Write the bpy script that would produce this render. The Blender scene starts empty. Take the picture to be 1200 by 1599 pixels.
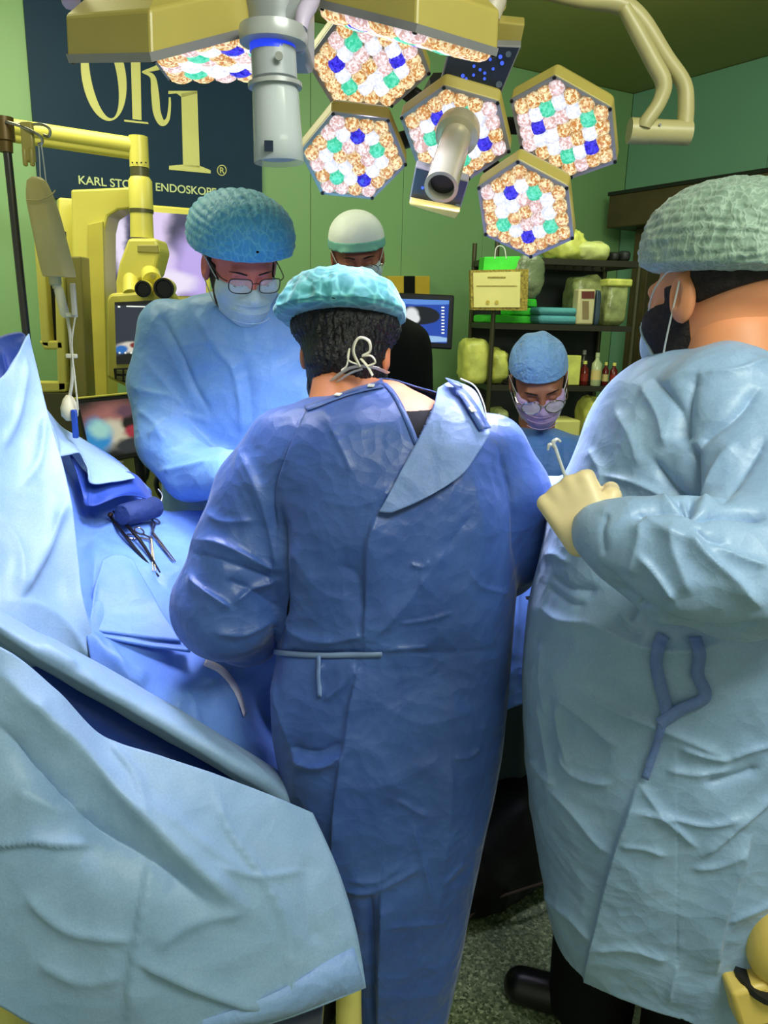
import bpy, bmesh, math, random
import numpy as np
from mathutils import Vector, Matrix

R_ = math.radians
scene = bpy.context.scene
col = scene.collection
rnd = random.Random(7)

# ------------------------------------------------------------------ camera
F_PX, CX, CY = 1208.0, 600.0, 799.5
PITCH, ROLL = R_(14.2), 0.025
CAM = np.array([0.0, 0.0, 1.56])
_f = np.array([0, math.cos(PITCH), -math.sin(PITCH)])
_u0 = np.array([0, math.sin(PITCH), math.cos(PITCH)])
_x = np.array([1.0, 0, 0])
_r = _x * math.cos(ROLL) + _u0 * math.sin(ROLL)
_u = -_x * math.sin(ROLL) + _u0 * math.cos(ROLL)
cam_d = bpy.data.cameras.new('camera')
cam_d.sensor_fit = 'HORIZONTAL'; cam_d.sensor_width = 36.0
cam_d.lens = 36.0 * F_PX / 1200.0
cam_d.clip_start = 0.05; cam_d.clip_end = 60
cam = bpy.data.objects.new('camera', cam_d); col.objects.link(cam)
cam.matrix_world = Matrix(((_r[0], _u[0], -_f[0], CAM[0]), (_r[1], _u[1], -_f[1], CAM[1]),
                           (_r[2], _u[2], -_f[2], CAM[2]), (0, 0, 0, 1)))
scene.camera = cam

# ------------------------------------------------------------------ world, exposure, room light
vs = scene.view_settings
vs.view_transform = 'Standard'; vs.look = 'None'; vs.gamma = 1.0; vs.exposure = 0.0
vs.use_curve_mapping = False
scene.cycles.use_denoising = True
scene.cycles.max_bounces = 6
scene.cycles.sample_clamp_indirect = 4
w = bpy.data.worlds.new('world'); scene.world = w; w.use_nodes = True
bg = w.node_tree.nodes['Background']
bg.inputs[0].default_value = (0.88, 1.0, 0.72, 1); bg.inputs[1].default_value = 0.46

def area_light(name, loc, target, size, power, color, sy=None):
    d = bpy.data.lights.new(name, 'AREA'); d.energy = power; d.color = color
    d.shape = 'RECTANGLE'; d.size = size; d.size_y = sy or size
    o = bpy.data.objects.new(name, d); col.objects.link(o); o.location = loc
    o.rotation_euler = (Vector(target) - Vector(loc)).to_track_quat('-Z', 'Y').to_euler()
    return o
def spot_light(name, loc, target, power, color, cone=60, blend=0.7, rad=0.08):
    d = bpy.data.lights.new(name, 'SPOT'); d.energy = power; d.color = color
    d.spot_size = R_(cone); d.spot_blend = blend; d.shadow_soft_size = rad
    o = bpy.data.objects.new(name, d); col.objects.link(o); o.location = loc
    o.rotation_euler = (Vector(target) - Vector(loc)).to_track_quat('-Z', 'Y').to_euler()
    return o
# ceiling lights of the room, out of view, then an added one at the back
area_light('ceiling_light_near', (0.9, -0.1, 2.95), (0.3, 1.5, 0.5), 1.2, 58, (0.95, 1.0, 0.84), 0.7)
area_light('ceiling_light_left', (-1.3, 2.7, 2.95), (-1.5, 3.3, 1.3), 1.2, 40, (1.0, 1.0, 0.62), 1.2)
area_light('added_back_light', (0.9, 3.5, 2.95), (1.0, 4.6, 1.2), 1.2, 30, (0.9, 1.0, 0.68), 1.2)  # unseen lamp added to top-light the two people at the back

# ------------------------------------------------------------------ projection helpers
def ray(px, py):
    d = _f * F_PX + _r * (px - CX) - _u * (py - CY)
    return d / np.linalg.norm(d)
def U(px, py, D):                       # point seen at px,py standing at distance y = D
    d = ray(px, py); return CAM + d * (D / d[1])
def UZ(px, py, z):
    d = ray(px, py); return CAM + d * ((z - CAM[2]) / d[2])
def UPl(px, py, p0, n):
    d = ray(px, py); n = np.asarray(n, float)
    return CAM + d * (np.dot(np.asarray(p0) - CAM, n) / np.dot(d, n))
def proj(P):
    Q = P - CAM; z = Q @ _f
    return CX + F_PX * (Q @ _r) / z, CY - F_PX * (Q @ _u) / z
def mpp(D, py=CY):                      # metres per pixel, roughly, at distance D on row py
    p = U(CX, py, D); return np.dot(p - CAM, _f) / F_PX
def nrm(v):
    v = np.asarray(v, float); return v / (np.linalg.norm(v) + 1e-12)

# ------------------------------------------------------------------ object helpers
def tag(o, label=None, cat=None, group=None, kind=None):
    if label: o['label'] = label
    if cat: o['category'] = cat
    if group: o['group'] = group
    if kind: o['kind'] = kind
    return o
def thing(name, loc, label, cat, group=None):
    o = bpy.data.objects.new(name, None); o.empty_display_size = 0.05
    o.location = [float(a) for a in loc]; col.objects.link(o)
    return tag(o, label, cat, group)
def world_loc(o):
    p = Vector(o.location)
    while o.parent is not None:
        o = o.parent; p = p + Vector(o.location)
    return p
def attach(o, parent):                  # all parents here are unrotated: offsets add up
    if parent is not None:
        o.location = Vector(o.location) - world_loc(parent)
        o.parent = parent
    return o
def mk(name, V, Fc, mat, parent=None, smooth=True, solid=0.0, bevel=0.0, auto=None):
    V = np.asarray(V, float); c = (V.min(0) + V.max(0)) / 2
    me = bpy.data.meshes.new(name)
    me.from_pydata((V - c).tolist(), [], [tuple(int(i) for i in f) for f in Fc] if not isinstance(Fc, np.ndarray) else Fc.tolist())
    me.validate(); me.update()
    bm = bmesh.new(); bm.from_mesh(me); bmesh.ops.recalc_face_normals(bm, faces=bm.faces); bm.to_mesh(me); bm.free()
    me.materials.append(mat)
    if smooth:
        me.shade_smooth()
        if auto: me.set_sharp_from_angle(angle=R_(auto))
    o = bpy.data.objects.new(name, me); col.objects.link(o); o.location = c.tolist()
    if bevel:
        m = o.modifiers.new('bevel', 'BEVEL'); m.width = bevel; m.segments = 2; m.limit_method = 'ANGLE'
    if solid:
        m = o.modifiers.new('solid', 'SOLIDIFY'); m.thickness = solid; m.offset = -1
    attach(o, parent)
    return o

class MB:                               # collects pieces that make ONE mesh
    def __init__(s): s.V = []; s.F = []; s.n = 0
    def add(s, V, F):
        V = np.asarray(V, float).reshape(-1, 3)
        s.V.append(V); s.F += [tuple(int(i) + s.n for i in f) for f in F]; s.n += len(V); return s
    def box(s, c, size, ax=None):
        c = np.asarray(c, float); A = np.eye(3) if ax is None else np.asarray(ax, float)
        h = np.asarray(size, float) / 2; V = []
        for sx in (-1, 1):
            for sy in (-1, 1):
                for sz in (-1, 1): V.append(c + A[0] * h[0] * sx + A[1] * h[1] * sy + A[2] * h[2] * sz)
        return s.add(V, [(0, 1, 3, 2), (4, 6, 7, 5), (0, 4, 5, 1), (2, 3, 7, 6), (0, 2, 6, 4), (1, 5, 7, 3)])
    def tube(s, pts, rad, n=12, cap=True, sub=0, flat=None):
        pts = np.asarray(pts, float)
        rad = np.full(len(pts), rad, float) if np.isscalar(rad) else np.asarray(rad, float)
        if sub: pts, rad = smooth_path(pts, rad, sub)
        T = np.gradient(pts, axis=0); T /= np.linalg.norm(T, axis=1)[:, None] + 1e-12
        up = np.array([0, 0, 1.0]) if abs(T[0][2]) < 0.9 else np.array([1.0, 0, 0])
        N = nrm(np.cross(T[0], up)); V = []
        a = np.linspace(0, 2 * np.pi, n, endpoint=False)
        for i, p in enumerate(pts):
            N = nrm(N - T[i] * np.dot(N, T[i])); B = np.cross(T[i], N)
            fb = 1.0 if flat is None else flat
            V.append(p + rad[i] * (np.cos(a)[:, None] * N + fb * np.sin(a)[:, None] * B))
        m = len(pts); F = []
        for i in range(m - 1):
            for j in range(n):
                k = (j + 1) % n; F.append((i * n + j, i * n + k, (i + 1) * n + k, (i + 1) * n + j))
        if cap: F.append(tuple(range(n))[::-1]); F.append(tuple((m - 1) * n + j for j in range(n)))
        return s.add(np.concatenate(V), F)
    def lathe(s, o, axis, prof, n=20, cap=True):   # prof: (along, radius)
        axis = nrm(axis); o = np.asarray(o, float)
        up = np.array([0, 0, 1.0]) if abs(axis[2]) < 0.9 else np.array([1.0, 0, 0])
        N = nrm(np.cross(axis, up)); B = np.cross(axis, N); a = np.linspace(0, 2 * np.pi, n, endpoint=False); V = []; F = []
        for (h, r) in prof: V.append(o + axis * h + r * (np.cos(a)[:, None] * N + np.sin(a)[:, None] * B))
        m = len(prof)
        for i in range(m - 1):
            for j in range(n):
                k = (j + 1) % n; F.append((i * n + j, i * n + k, (i + 1) * n + k, (i + 1) * n + j))
        if cap: F.append(tuple(range(n))[::-1]); F.append(tuple((m - 1) * n + j for j in range(n)))
        return s.add(np.concatenate(V), F)
    def prism(s, poly, ext):            # polygon of 3-D points pushed along ext
        P = np.asarray(poly, float); n = len(P); e = np.asarray(ext, float)
        F = [tuple(range(n))[::-1], tuple(range(n, 2 * n))]
        for i in range(n): j = (i + 1) % n; F.append((i, j, n + j, n + i))
        return s.add(np.concatenate([P, P + e]), F)
    def ball(s, c, r, n=12, m=8, ax=None):
        c = np.asarray(c, float); r = np.broadcast_to(np.asarray(r, float), (3,)); A = np.eye(3) if ax is None else np.asarray(ax, float)
        V = []; F = []
        for i in range(m + 1):
            t = np.pi * i / m
            for j in range(n):
                p = 2 * np.pi * j / n
                q = np.array([math.sin(t) * math.cos(p) * r[0], math.sin(t) * math.sin(p) * r[1], math.cos(t) * r[2]])
                V.append(c + q[0] * A[0] + q[1] * A[1] + q[2] * A[2])
        for i in range(m):
            for j in range(n):
                k = (j + 1) % n; F.append((i * n + j, (i + 1) * n + j, (i + 1) * n + k, i * n + k))
        return s.add(V, F)
    def build(s, name, mat, parent=None, **k):
        k.setdefault('auto', 42)
        return mk(name, np.concatenate(s.V), s.F, mat, parent, **k)

def smooth_path(P, r, sub):
    P = np.asarray(P, float); Q = np.column_stack([P, r]); n = len(Q)
    E = np.vstack([2 * Q[0] - Q[1], Q, 2 * Q[-1] - Q[-2]]); out = []
    for i in range(n - 1):
        a, b, c, d = E[i], E[i + 1], E[i + 2], E[i + 3]
        for k in range(sub):
            t = k / sub
            out.append(0.5 * ((2 * b) + (-a + c) * t + (2 * a - 5 * b + 4 * c - d) * t * t + (-a + 3 * b - 3 * c + d) * t ** 3))
    out.append(Q[-1]); out = np.array(out)
    return out[:, :3], out[:, 3]
def cr1(A, sub):                        # Catmull-Rom along axis 0 of any array
    A = np.asarray(A, float); n = len(A); E = np.concatenate([[2 * A[0] - A[1]], A, [2 * A[-1] - A[-2]]]); out = []
    for i in range(n - 1):
        a, b, c, d = E[i], E[i + 1], E[i + 2], E[i + 3]
        for k in range(sub):
            t = k / sub
            out.append(0.5 * ((2 * b) + (-a + c) * t + (2 * a - 5 * b + 4 * c - d) * t * t + (-a + 3 * b - 3 * c + d) * t ** 3))
    out.append(A[-1]); return np.array(out)

# ------------------------------------------------------------------ noise, creases
def vnoise(P, scale, seed=0):
    Q = np.asarray(P, float) * scale + seed * 17.3; I = np.floor(Q).astype(np.int64); f = Q - I; f = f * f * (3 - 2 * f)
    def h(i, j, k):
        n = (i * 374761393 + j * 668265263 + k * 2147483647 + seed * 1274126177) & 0xffffffff
        n = ((n ^ (n >> 13)) * 1274126177) & 0xffffffff
        return ((n ^ (n >> 16)) & 0xffff) / 65535.0
    x, y, z = I[:, 0], I[:, 1], I[:, 2]; fx, fy, fz = f[:, 0], f[:, 1], f[:, 2]
    L = lambda a, b, t: a + (b - a) * t
    a = L(L(h(x, y, z), h(x + 1, y, z), fx), L(h(x, y + 1, z), h(x + 1, y + 1, z), fx), fy)
    b = L(L(h(x, y, z + 1), h(x + 1, y, z + 1), fx), L(h(x, y + 1, z + 1), h(x + 1, y + 1, z + 1), fx), fy)
    return L(a, b, fz) * 2 - 1
def vert_normals(V, F):
    F = np.asarray(F)
    n = np.cross(V[F[:, 2]] - V[F[:, 0]], V[F[:, 3]] - V[F[:, 1]]) if F.shape[1] == 4 else np.cross(V[F[:, 1]] - V[F[:, 0]], V[F[:, 2]] - V[F[:, 0]])
    N = np.zeros_like(V)
    for k in range(F.shape[1]): np.add.at(N, F[:, k], n)
    return N / (np.linalg.norm(N, axis=1)[:, None] + 1e-12)
def crumple(V, N, amp, scale, seed=1, aniso=(1, 1, 1)):
    Q = V * np.array(aniso); W = Q + 0.05 * np.stack([vnoise(Q, scale * .7, seed + k) for k in range(3)], 1)
    a = 1 - np.abs(vnoise(W, scale, seed + 5)) * 2
    b = 1 - np.abs(vnoise(W, scale * 2.3, seed + 9)) * 2
    return V + N * (amp * (a * .65 + b * .35))[:, None]
def crease(V, N, lst, facing=True):
    """each entry: (polyline of pixel points, width on its left, width on its right, height in m); relief follows the cloth's own normal"""
    px, py = proj(V); view = V - CAM; view = view / np.linalg.norm(view, axis=1)[:, None]
    fac = np.clip(-(N * view).sum(1) * 4 + 0.3, 0, 1) if facing else np.ones(len(V))
    D = np.zeros(len(V)); P = np.stack([px, py], 1)
    for pts, wl, wr, amp in lst:
        pts = np.asarray(pts, float)
        if len(pts) > 2: pts = cr1(pts, 4)
        seg = np.linalg.norm(np.diff(pts, axis=0), axis=1); tot = seg.sum(); acc = np.concatenate([[0], np.cumsum(seg)])
        m = (px > pts[:, 0].min() - 60) & (px < pts[:, 0].max() + 60) & (py > pts[:, 1].min() - 60) & (py < pts[:, 1].max() + 60)
        if not m.any(): continue
        Q = P[m]; best = np.full(len(Q), 1e9); side = np.zeros(len(Q)); tt = np.zeros(len(Q)); over = np.zeros(len(Q))
        for i in range(len(pts) - 1):
            a, b = pts[i], pts[i + 1]; ab = b - a; L2 = ab @ ab + 1e-9
            t = np.clip(((Q - a) @ ab) / L2, 0, 1); c = a + t[:, None] * ab; d = Q - c; dd = np.sqrt((d ** 2).sum(1))
            s = ab[0] * d[:, 1] - ab[1] * d[:, 0]
            u = dd < best; best[u] = dd[u]; side[u] = s[u]; tt[u] = (acc[i] + t[u] * seg[i]) / tot
        wd = np.where(side > 0, wr, wl)
        env = np.clip(np.minimum(tt, 1 - tt) * 6 + 0.15, 0, 1)
        D[m] += 1.0 * amp * env * np.exp(-(best / (wd * .85)) ** 1.2)
    return V + N * (D * fac)[:, None]

# ------------------------------------------------------------------ distance-field modelling
class Grid:
    def __init__(s, lo, hi, h):
        s.lo = np.asarray(lo, float); s.h = h
        s.n = np.ceil((np.asarray(hi, float) - s.lo) / h).astype(int) + 1
        ax = [(s.lo[i] + h * np.arange(s.n[i])).astype(np.float32) for i in range(3)]
        s.X, s.Y, s.Z = np.meshgrid(*ax, indexing='ij')
def surface(g, D):
    S = D < 0; nx, ny, nz = D.shape
    mix = np.zeros((nx - 1, ny - 1, nz - 1), int); pos = np.zeros(mix.shape + (3,), np.float32); cnt = np.zeros(mix.shape, np.float32)
    c = [(i, j, k) for i in (0, 1) for j in (0, 1) for k in (0, 1)]
    sl = lambda A, o: A[o[0]:o[0] + nx - 1, o[1]:o[1] + ny - 1, o[2]:o[2] + nz - 1]
    tot = sum(sl(S, o).astype(np.int8) for o in c); act = (tot > 0) & (tot < 8); idx = np.argwhere(act)
    if len(idx) == 0: raise ValueError('empty field')
    I, J, K = idx.T; val = {o: D[I + o[0], J + o[1], K + o[2]] for o in c}
    P = np.zeros((len(idx), 3)); C = np.zeros(len(idx))
    for a in c:
        for d in range(3):
            if a[d] == 0:
                b = list(a); b[d] = 1; b = tuple(b); va, vb = val[a], val[b]; cr = (va < 0) != (vb < 0)
                t = np.where(cr, va / np.where(cr, va - vb, 1), 0)
                q = np.array(a, float)[None, :].repeat(len(idx), 0); q[:, d] += t
                P[cr] += q[cr]; C[cr] += 1
    P = (P / C[:, None] + idx) * g.h + g.lo
    num = np.full(act.shape, -1); num[I, J, K] = np.arange(len(idx)); F = []
    for d in range(3):
        A = S; sh = [slice(None)] * 3; s2 = [slice(None)] * 3; sh[d] = slice(0, -1); s2[d] = slice(1, None)
        e = np.argwhere(A[tuple(sh)] != A[tuple(s2)])
        o1, o2 = [(1, 2), (2, 0), (0, 1)][d]
        ok = (e[:, o1] > 0) & (e[:, o2] > 0) & (e[:, o1] < D.shape[o1] - 1) & (e[:, o2] < D.shape[o2] - 1); e = e[ok]
        def at(da, db):
            q = e.copy(); q[:, o1] -= da; q[:, o2] -= db; return num[q[:, 0], q[:, 1], q[:, 2]]
        q = np.stack([at(1, 1), at(0, 1), at(0, 0), at(1, 0)], 1)
        ins = S[e[:, 0], e[:, 1], e[:, 2]]; q[~ins] = q[~ins][:, ::-1]; F.append(q)
    return P, np.concatenate(F)
def smin(a, b, k):
    if k <= 0: return np.minimum(a, b)
    h = np.clip(0.5 + 0.5 * (b - a) / k, 0, 1); return b + (a - b) * h - k * h * (1 - h)
def smax(a, b, k): return -smin(-a, -b, k)
def s_caps(g, a, b, ra, rb):
    a = np.asarray(a, float); ab = np.asarray(b, float) - a; L = float(ab @ ab) + 1e-12
    x, y, z = g.X - a[0], g.Y - a[1], g.Z - a[2]
    t = np.clip((x * ab[0] + y * ab[1] + z * ab[2]) / L, 0, 1)
    return np.sqrt((x - t * ab[0]) ** 2 + (y - t * ab[1]) ** 2 + (z - t * ab[2]) ** 2) - (ra + (rb - ra) * t)
def s_chain(g, pts, k=0.01):
    D = None
    for i in range(len(pts) - 1):
        d = s_caps(g, pts[i][0], pts[i + 1][0], pts[i][1], pts[i + 1][1]); D = d if D is None else smin(D, d, k)
    return D
def s_ell(g, c, r):
    x, y, z = g.X - c[0], g.Y - c[1], g.Z - c[2]
    k0 = np.sqrt((x / r[0]) ** 2 + (y / r[1]) ** 2 + (z / r[2]) ** 2)
    k1 = np.sqrt((x / r[0] ** 2) ** 2 + (y / r[1] ** 2) ** 2 + (z / r[2] ** 2) ** 2) + 1e-9
    return k0 * (k0 - 1) / k1
def s_loft(g, rows, ang=0.0, p=2.3):    # rows: z, cx, cy, a, b
    rows = sorted(rows); R = cr1(np.array(rows, float), 6); z = R[:, 0]
    o = np.argsort(z); R = R[o]; z = R[:, 0]; zz = g.Z[0, 0, :]
    cx, cy, a, b = [np.interp(zz, z, R[:, i]) for i in (1, 2, 3, 4)]
    c, s = math.cos(ang), math.sin(ang); x = g.X - cx; y = g.Y - cy
    u = (x * c + y * s) / a; v = (-x * s + y * c) / b
    k = (np.abs(u) ** p + np.abs(v) ** p) ** (1 / p)
    d = (k - 1) * np.minimum(a, b) * 0.9
    return smax(np.maximum(d, rows[0][0] - g.Z), g.Z - rows[-1][0], 0.03)
def subdiv(V, F, lv):
    me = bpy.data.meshes.new('tmp'); me.from_pydata(V.tolist(), [], F.tolist()); me.update()
    o = bpy.data.objects.new('tmp', me); col.objects.link(o)
    m = o.modifiers.new('s', 'SUBSURF'); m.levels = lv
    m2 = o.evaluated_get(bpy.context.evaluated_depsgraph_get()).to_mesh()
    W = np.zeros(len(m2.vertices) * 3); m2.vertices.foreach_get('co', W)
    L = np.zeros(len(m2.loops), np.int32); m2.loops.foreach_get('vertex_index', L)
    bpy.data.objects.remove(o); bpy.data.meshes.remove(me)
    return W.reshape(-1, 3), L.reshape(-1, 4)
def relax(V, F, it=2, f=0.5):
    for _ in range(it):
        S = np.zeros_like(V); C = np.zeros(len(V))
        for a in range(4):
            b = (a + 1) % 4
            np.add.at(S, F[:, a], V[F[:, b]]); np.add.at(S, F[:, b], V[F[:, a]]); np.add.at(C, F[:, a], 1); np.add.at(C, F[:, b], 1)
        V = V * (1 - f) + f * S / np.maximum(C, 1)[:, None]
    return V
def cut_faces(V, F, keep):              # keep faces whose every vertex is True
    F = F[keep[F].all(1)]; u, inv = np.unique(F, return_inverse=True); return V[u], inv.reshape(F.shape)

# ------------------------------------------------------------------ materials
def lin(c): return tuple((x / 255 / 12.92 if x / 255 <= .04045 else ((x / 255 + .055) / 1.055) ** 2.4) for x in c)
class NT:
    def __init__(s, name):
        s.m = bpy.data.materials.new(name); s.m.use_nodes = True; s.t = s.m.node_tree; s.p = s.t.nodes['Principled BSDF']
    def n(s, t, **k):
        nd = s.t.nodes.new(t)
        for a, b in k.items():
            if hasattr(nd, a): setattr(nd, a, b)
            else: nd.inputs[a].default_value = b
        return nd
    def l(s, a, b): s.t.links.new(a, b)
_mats = {}
def plain(name, rgb, rough=0.5, metal=0.0, mott=0.06, spec=0.5, emit=0.0, bump=0.0, bscale=60, scale=6, trans=0.0):
    if name in _mats: return _mats[name]
    N = NT(name); p = N.p; c = lin(rgb)
    tc = N.n('ShaderNodeTexCoord'); nz = N.n('ShaderNodeTexNoise'); nz.inputs['Scale'].default_value = scale; nz.inputs['Detail'].default_value = 4
    N.l(tc.outputs['Object'], nz.inputs['Vector'])
    rp = N.n('ShaderNodeValToRGB'); rp.color_ramp.elements[0].color = tuple(x * (1 - mott * 2) for x in c) + (1,); rp.color_ramp.elements[1].color = tuple(min(1, x * (1 + mott * 2)) for x in c) + (1,)
    rp.color_ramp.elements[0].position = .3; rp.color_ramp.elements[1].position = .7
    N.l(nz.outputs['Fac'], rp.inputs[0]); N.l(rp.outputs[0], p.inputs['Base Color'])
    p.inputs['Roughness'].default_value = rough; p.inputs['Metallic'].default_value = metal; p.inputs['Specular IOR Level'].default_value = spec
    if emit:
        N.l(rp.outputs[0], p.inputs['Emission Color']); p.inputs['Emission Strength'].default_value = emit
    if trans: p.inputs['Transmission Weight'].default_value = trans
    if bump:
        n2 = N.n('ShaderNodeTexNoise'); n2.inputs['Scale'].default_value = bscale; n2.inputs['Detail'].default_value = 5; N.l(tc.outputs['Object'], n2.inputs['Vector'])
        b = N.n('ShaderNodeBump'); b.inputs['Strength'].default_value = bump; b.inputs['Distance'].default_value = 0.01; N.l(n2.outputs['Fac'], b.inputs['Height']); N.l(b.outputs[0], p.inputs['Normal'])
    _mats[name] = N.m; return N.m
def fabric(name, rgb, rgb2, rough=0.62, bump=0.35, wr=9, translucent=0.0, sheen=0.25, spec=0.35):
    """spun-bonded cloth: soft mottling, fine fibre speckle and faint crumple relief"""
    N = NT(name); p = N.p; tc = N.n('ShaderNodeTexCoord')
    nz = N.n('ShaderNodeTexNoise'); nz.inputs['Scale'].default_value = 7; nz.inputs['Detail'].default_value = 5; nz.inputs['Roughness'].default_value = .6
    N.l(tc.outputs['Object'], nz.inputs['Vector'])
    rp = N.n('ShaderNodeValToRGB'); rp.color_ramp.elements[0].color = lin(rgb) + (1,); rp.color_ramp.elements[1].color = lin(rgb2) + (1,)
    rp.color_ramp.elements[0].position = .35; rp.color_ramp.elements[1].position = .68; N.l(nz.outputs['Fac'], rp.inputs[0])
    fb = N.n('ShaderNodeTexNoise'); fb.inputs['Scale'].default_value = 260; fb.inputs['Detail'].default_value = 2; N.l(tc.outputs['Object'], fb.inputs['Vector'])
    mx = N.n('ShaderNodeMix'); mx.data_type = 'RGBA'; mx.blend_type = 'OVERLAY'; mx.inputs[0].default_value = .16
    N.l(rp.outputs[0], mx.inputs[6]); N.l(fb.outputs['Fac'], mx.inputs[7]); N.l(mx.outputs[2], p.inputs['Base Color'])
    p.inputs['Roughness'].default_value = rough; p.inputs['Sheen Weight'].default_value = sheen; p.inputs['Sheen Roughness'].default_value = .4
    p.inputs['Specular IOR Level'].default_value = spec
    dn = N.n('ShaderNodeTexNoise'); dn.inputs['Scale'].default_value = wr * .5; dn.inputs['Detail'].default_value = 3; N.l(tc.outputs['Object'], dn.inputs['Vector'])
    dv = N.n('ShaderNodeVectorMath', operation='MULTIPLY_ADD'); dv.inputs[1].default_value = (.16,) * 3; N.l(dn.outputs['Color'], dv.inputs[0]); N.l(tc.outputs['Object'], dv.inputs[2])
    wv = N.n('ShaderNodeTexVoronoi'); wv.inputs['Scale'].default_value = wr * 1.3; wv.inputs['Detail'].default_value = 2; N.l(dv.outputs[0], wv.inputs['Vector'])
    b1 = N.n('ShaderNodeBump'); b1.inputs['Strength'].default_value = bump; b1.inputs['Distance'].default_value = .02; N.l(wv.outputs['Distance'], b1.inputs['Height'])
    b2 = N.n('ShaderNodeBump'); b2.inputs['Strength'].default_value = .25; b2.inputs['Distance'].default_value = .001; N.l(fb.outputs['Fac'], b2.inputs['Height'])
    N.l(b1.outputs[0], b2.inputs['Normal']); N.l(b2.outputs[0], p.inputs['Normal'])
    if translucent:
        tr = N.n('ShaderNodeBsdfTranslucent'); N.l(mx.outputs[2], tr.inputs[0]); ms = N.n('ShaderNodeMixShader'); ms.inputs[0].default_value = translucent
        out = N.t.nodes['Material Output']; N.l(p.outputs[0], ms.inputs[1]); N.l(tr.outputs[0], ms.inputs[2]); N.l(ms.outputs[0], out.inputs[0])
    return N.m
def screen_mat(name, base, blobs, strength=1.0, distort=0.12, seed=0.0):
    """a lit display picture: soft coloured patches over a ground, in the panel's own UV"""
    N = NT(name); p = N.p; uv = N.n('ShaderNodeUVMap')
    nz = N.n('ShaderNodeTexNoise'); nz.inputs['Scale'].default_value = 5; nz.inputs['Detail'].default_value = 4; N.l(uv.outputs[0], nz.inputs['Vector'])
    sub = N.n('ShaderNodeVectorMath', operation='MULTIPLY_ADD'); sub.inputs[1].default_value = (distort,) * 3
    N.l(nz.outputs['Color'], sub.inputs[0]); N.l(uv.outputs[0], sub.inputs[2])
    last = None; c0 = lin(base) + (1,)
    for (u, v, ru, rv, rgb, soft) in blobs:
        m = N.n('ShaderNodeVectorMath', operation='SUBTRACT'); N.l(sub.outputs[0], m.inputs[0]); m.inputs[1].default_value = (u + distort / 2, v + distort / 2, 0 + distort / 2)
        d = N.n('ShaderNodeVectorMath', operation='DIVIDE'); N.l(m.outputs[0], d.inputs[0]); d.inputs[1].default_value = (ru, rv, 100)
        ln = N.n('ShaderNodeVectorMath', operation='LENGTH'); N.l(d.outputs[0], ln.inputs[0])
        mr = N.n('ShaderNodeMapRange'); mr.interpolation_type = 'SMOOTHSTEP'; mr.inputs['From Min'].default_value = 1 + soft; mr.inputs['From Max'].default_value = 1 - soft; N.l(ln.outputs['Value'], mr.inputs['Value'])
        mx = N.n('ShaderNodeMix'); mx.data_type = 'RGBA'; N.l(mr.outputs[0], mx.inputs[0]); mx.inputs[7].default_value = lin(rgb) + (1,)
        if last is None: mx.inputs[6].default_value = c0
        else: N.l(last, mx.inputs[6])
        last = mx.outputs[2]
    p.inputs['Base Color'].default_value = (.01, .01, .01, 1); p.inputs['Roughness'].default_value = .2
    if last is None: p.inputs['Emission Color'].default_value = c0
    else: N.l(last, p.inputs['Emission Color'])
    p.inputs['Emission Strength'].default_value = strength
    return N.m
def uv_quad(name, corners, mat, parent, thick=0.004):   # corners: tl, tr, br, bl
    P = np.array(corners, float); n = nrm(np.cross(P[1] - P[0], P[3] - P[0]))
    if np.dot(n, CAM - P.mean(0)) < 0: n = -n
    o = mk(name, np.concatenate([P, P - n * thick]), [(3, 2, 1, 0), (4, 5, 6, 7), (0, 1, 5, 4), (1, 2, 6, 5), (2, 3, 7, 6), (3, 0, 4, 7)], mat, parent, smooth=False)
    uvl = o.data.uv_layers.new(name='UVMap'); st = {0: (0, 1), 1: (1, 1), 2: (1, 0), 3: (0, 0)}
    for lp in o.data.loops: uvl.data[lp.index].uv = st[lp.vertex_index % 4]
    return o
M = dict(
    white=plain('painted_metal', (215, 205, 110), .35), cream=plain('cream_plastic', (205, 198, 120), .4),
    grey=plain('grey_plastic', (150, 152, 150), .4), black=plain('black_plastic', (14, 15, 17), .35),
    dark=plain('dark_rubber', (22, 24, 26), .6), steel=plain('brushed_steel', (165, 165, 160), .28, .9),
    chrome=plain('chrome', (200, 200, 200), .12, 1.0), brown=plain('brown_laminate', (66, 55, 32), .45, 0, .12),
    navy=plain('navy_panel', (22, 34, 62), .3), brass=plain('aged_brass', (110, 84, 40), .35, .6),
    lblack=plain('black_cloth', (9, 10, 12), .8, 0, .15, .2), shoe=plain('black_leather', (12, 12, 13), .35),
    lens_glass=None)
# ================================================================== the room
CEIL = None
K = U(990, 146, 6.0); CEIL = K[2]
dL = np.array([-math.cos(R_(30)), -math.sin(R_(30)), 0]); dR = np.array([math.cos(R_(58)), -math.sin(R_(58)), 0])
nL = np.array([-dL[1], dL[0], 0]); nL = nL if np.dot(nL, CAM - K) > 0 else -nL
nR = np.array([-dR[1], dR[0], 0]); nR = nR if np.dot(nR, CAM - K) > 0 else -nR
Kf = np.array([K[0], K[1], 0.0]); UPV = np.array([0, 0, 1.0])
def onL(px, py, off=0.0): return UPl(px, py, Kf + nL * off, nL)
def onR(px, py, off=0.0): return UPl(px, py, Kf + nR * off, nR)
m_wallL = plain('green_wall_laminate', (122, 162, 112), .45, 0, .03, .4, scale=1.2)
m_wallR = plain('green_wall_paint', (106, 152, 128), .55, 0, .03, .3, scale=1.2)
m_ceil = plain('ceiling_paint', (150, 148, 84), .5, 0, .03, .4, scale=.8)
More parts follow.
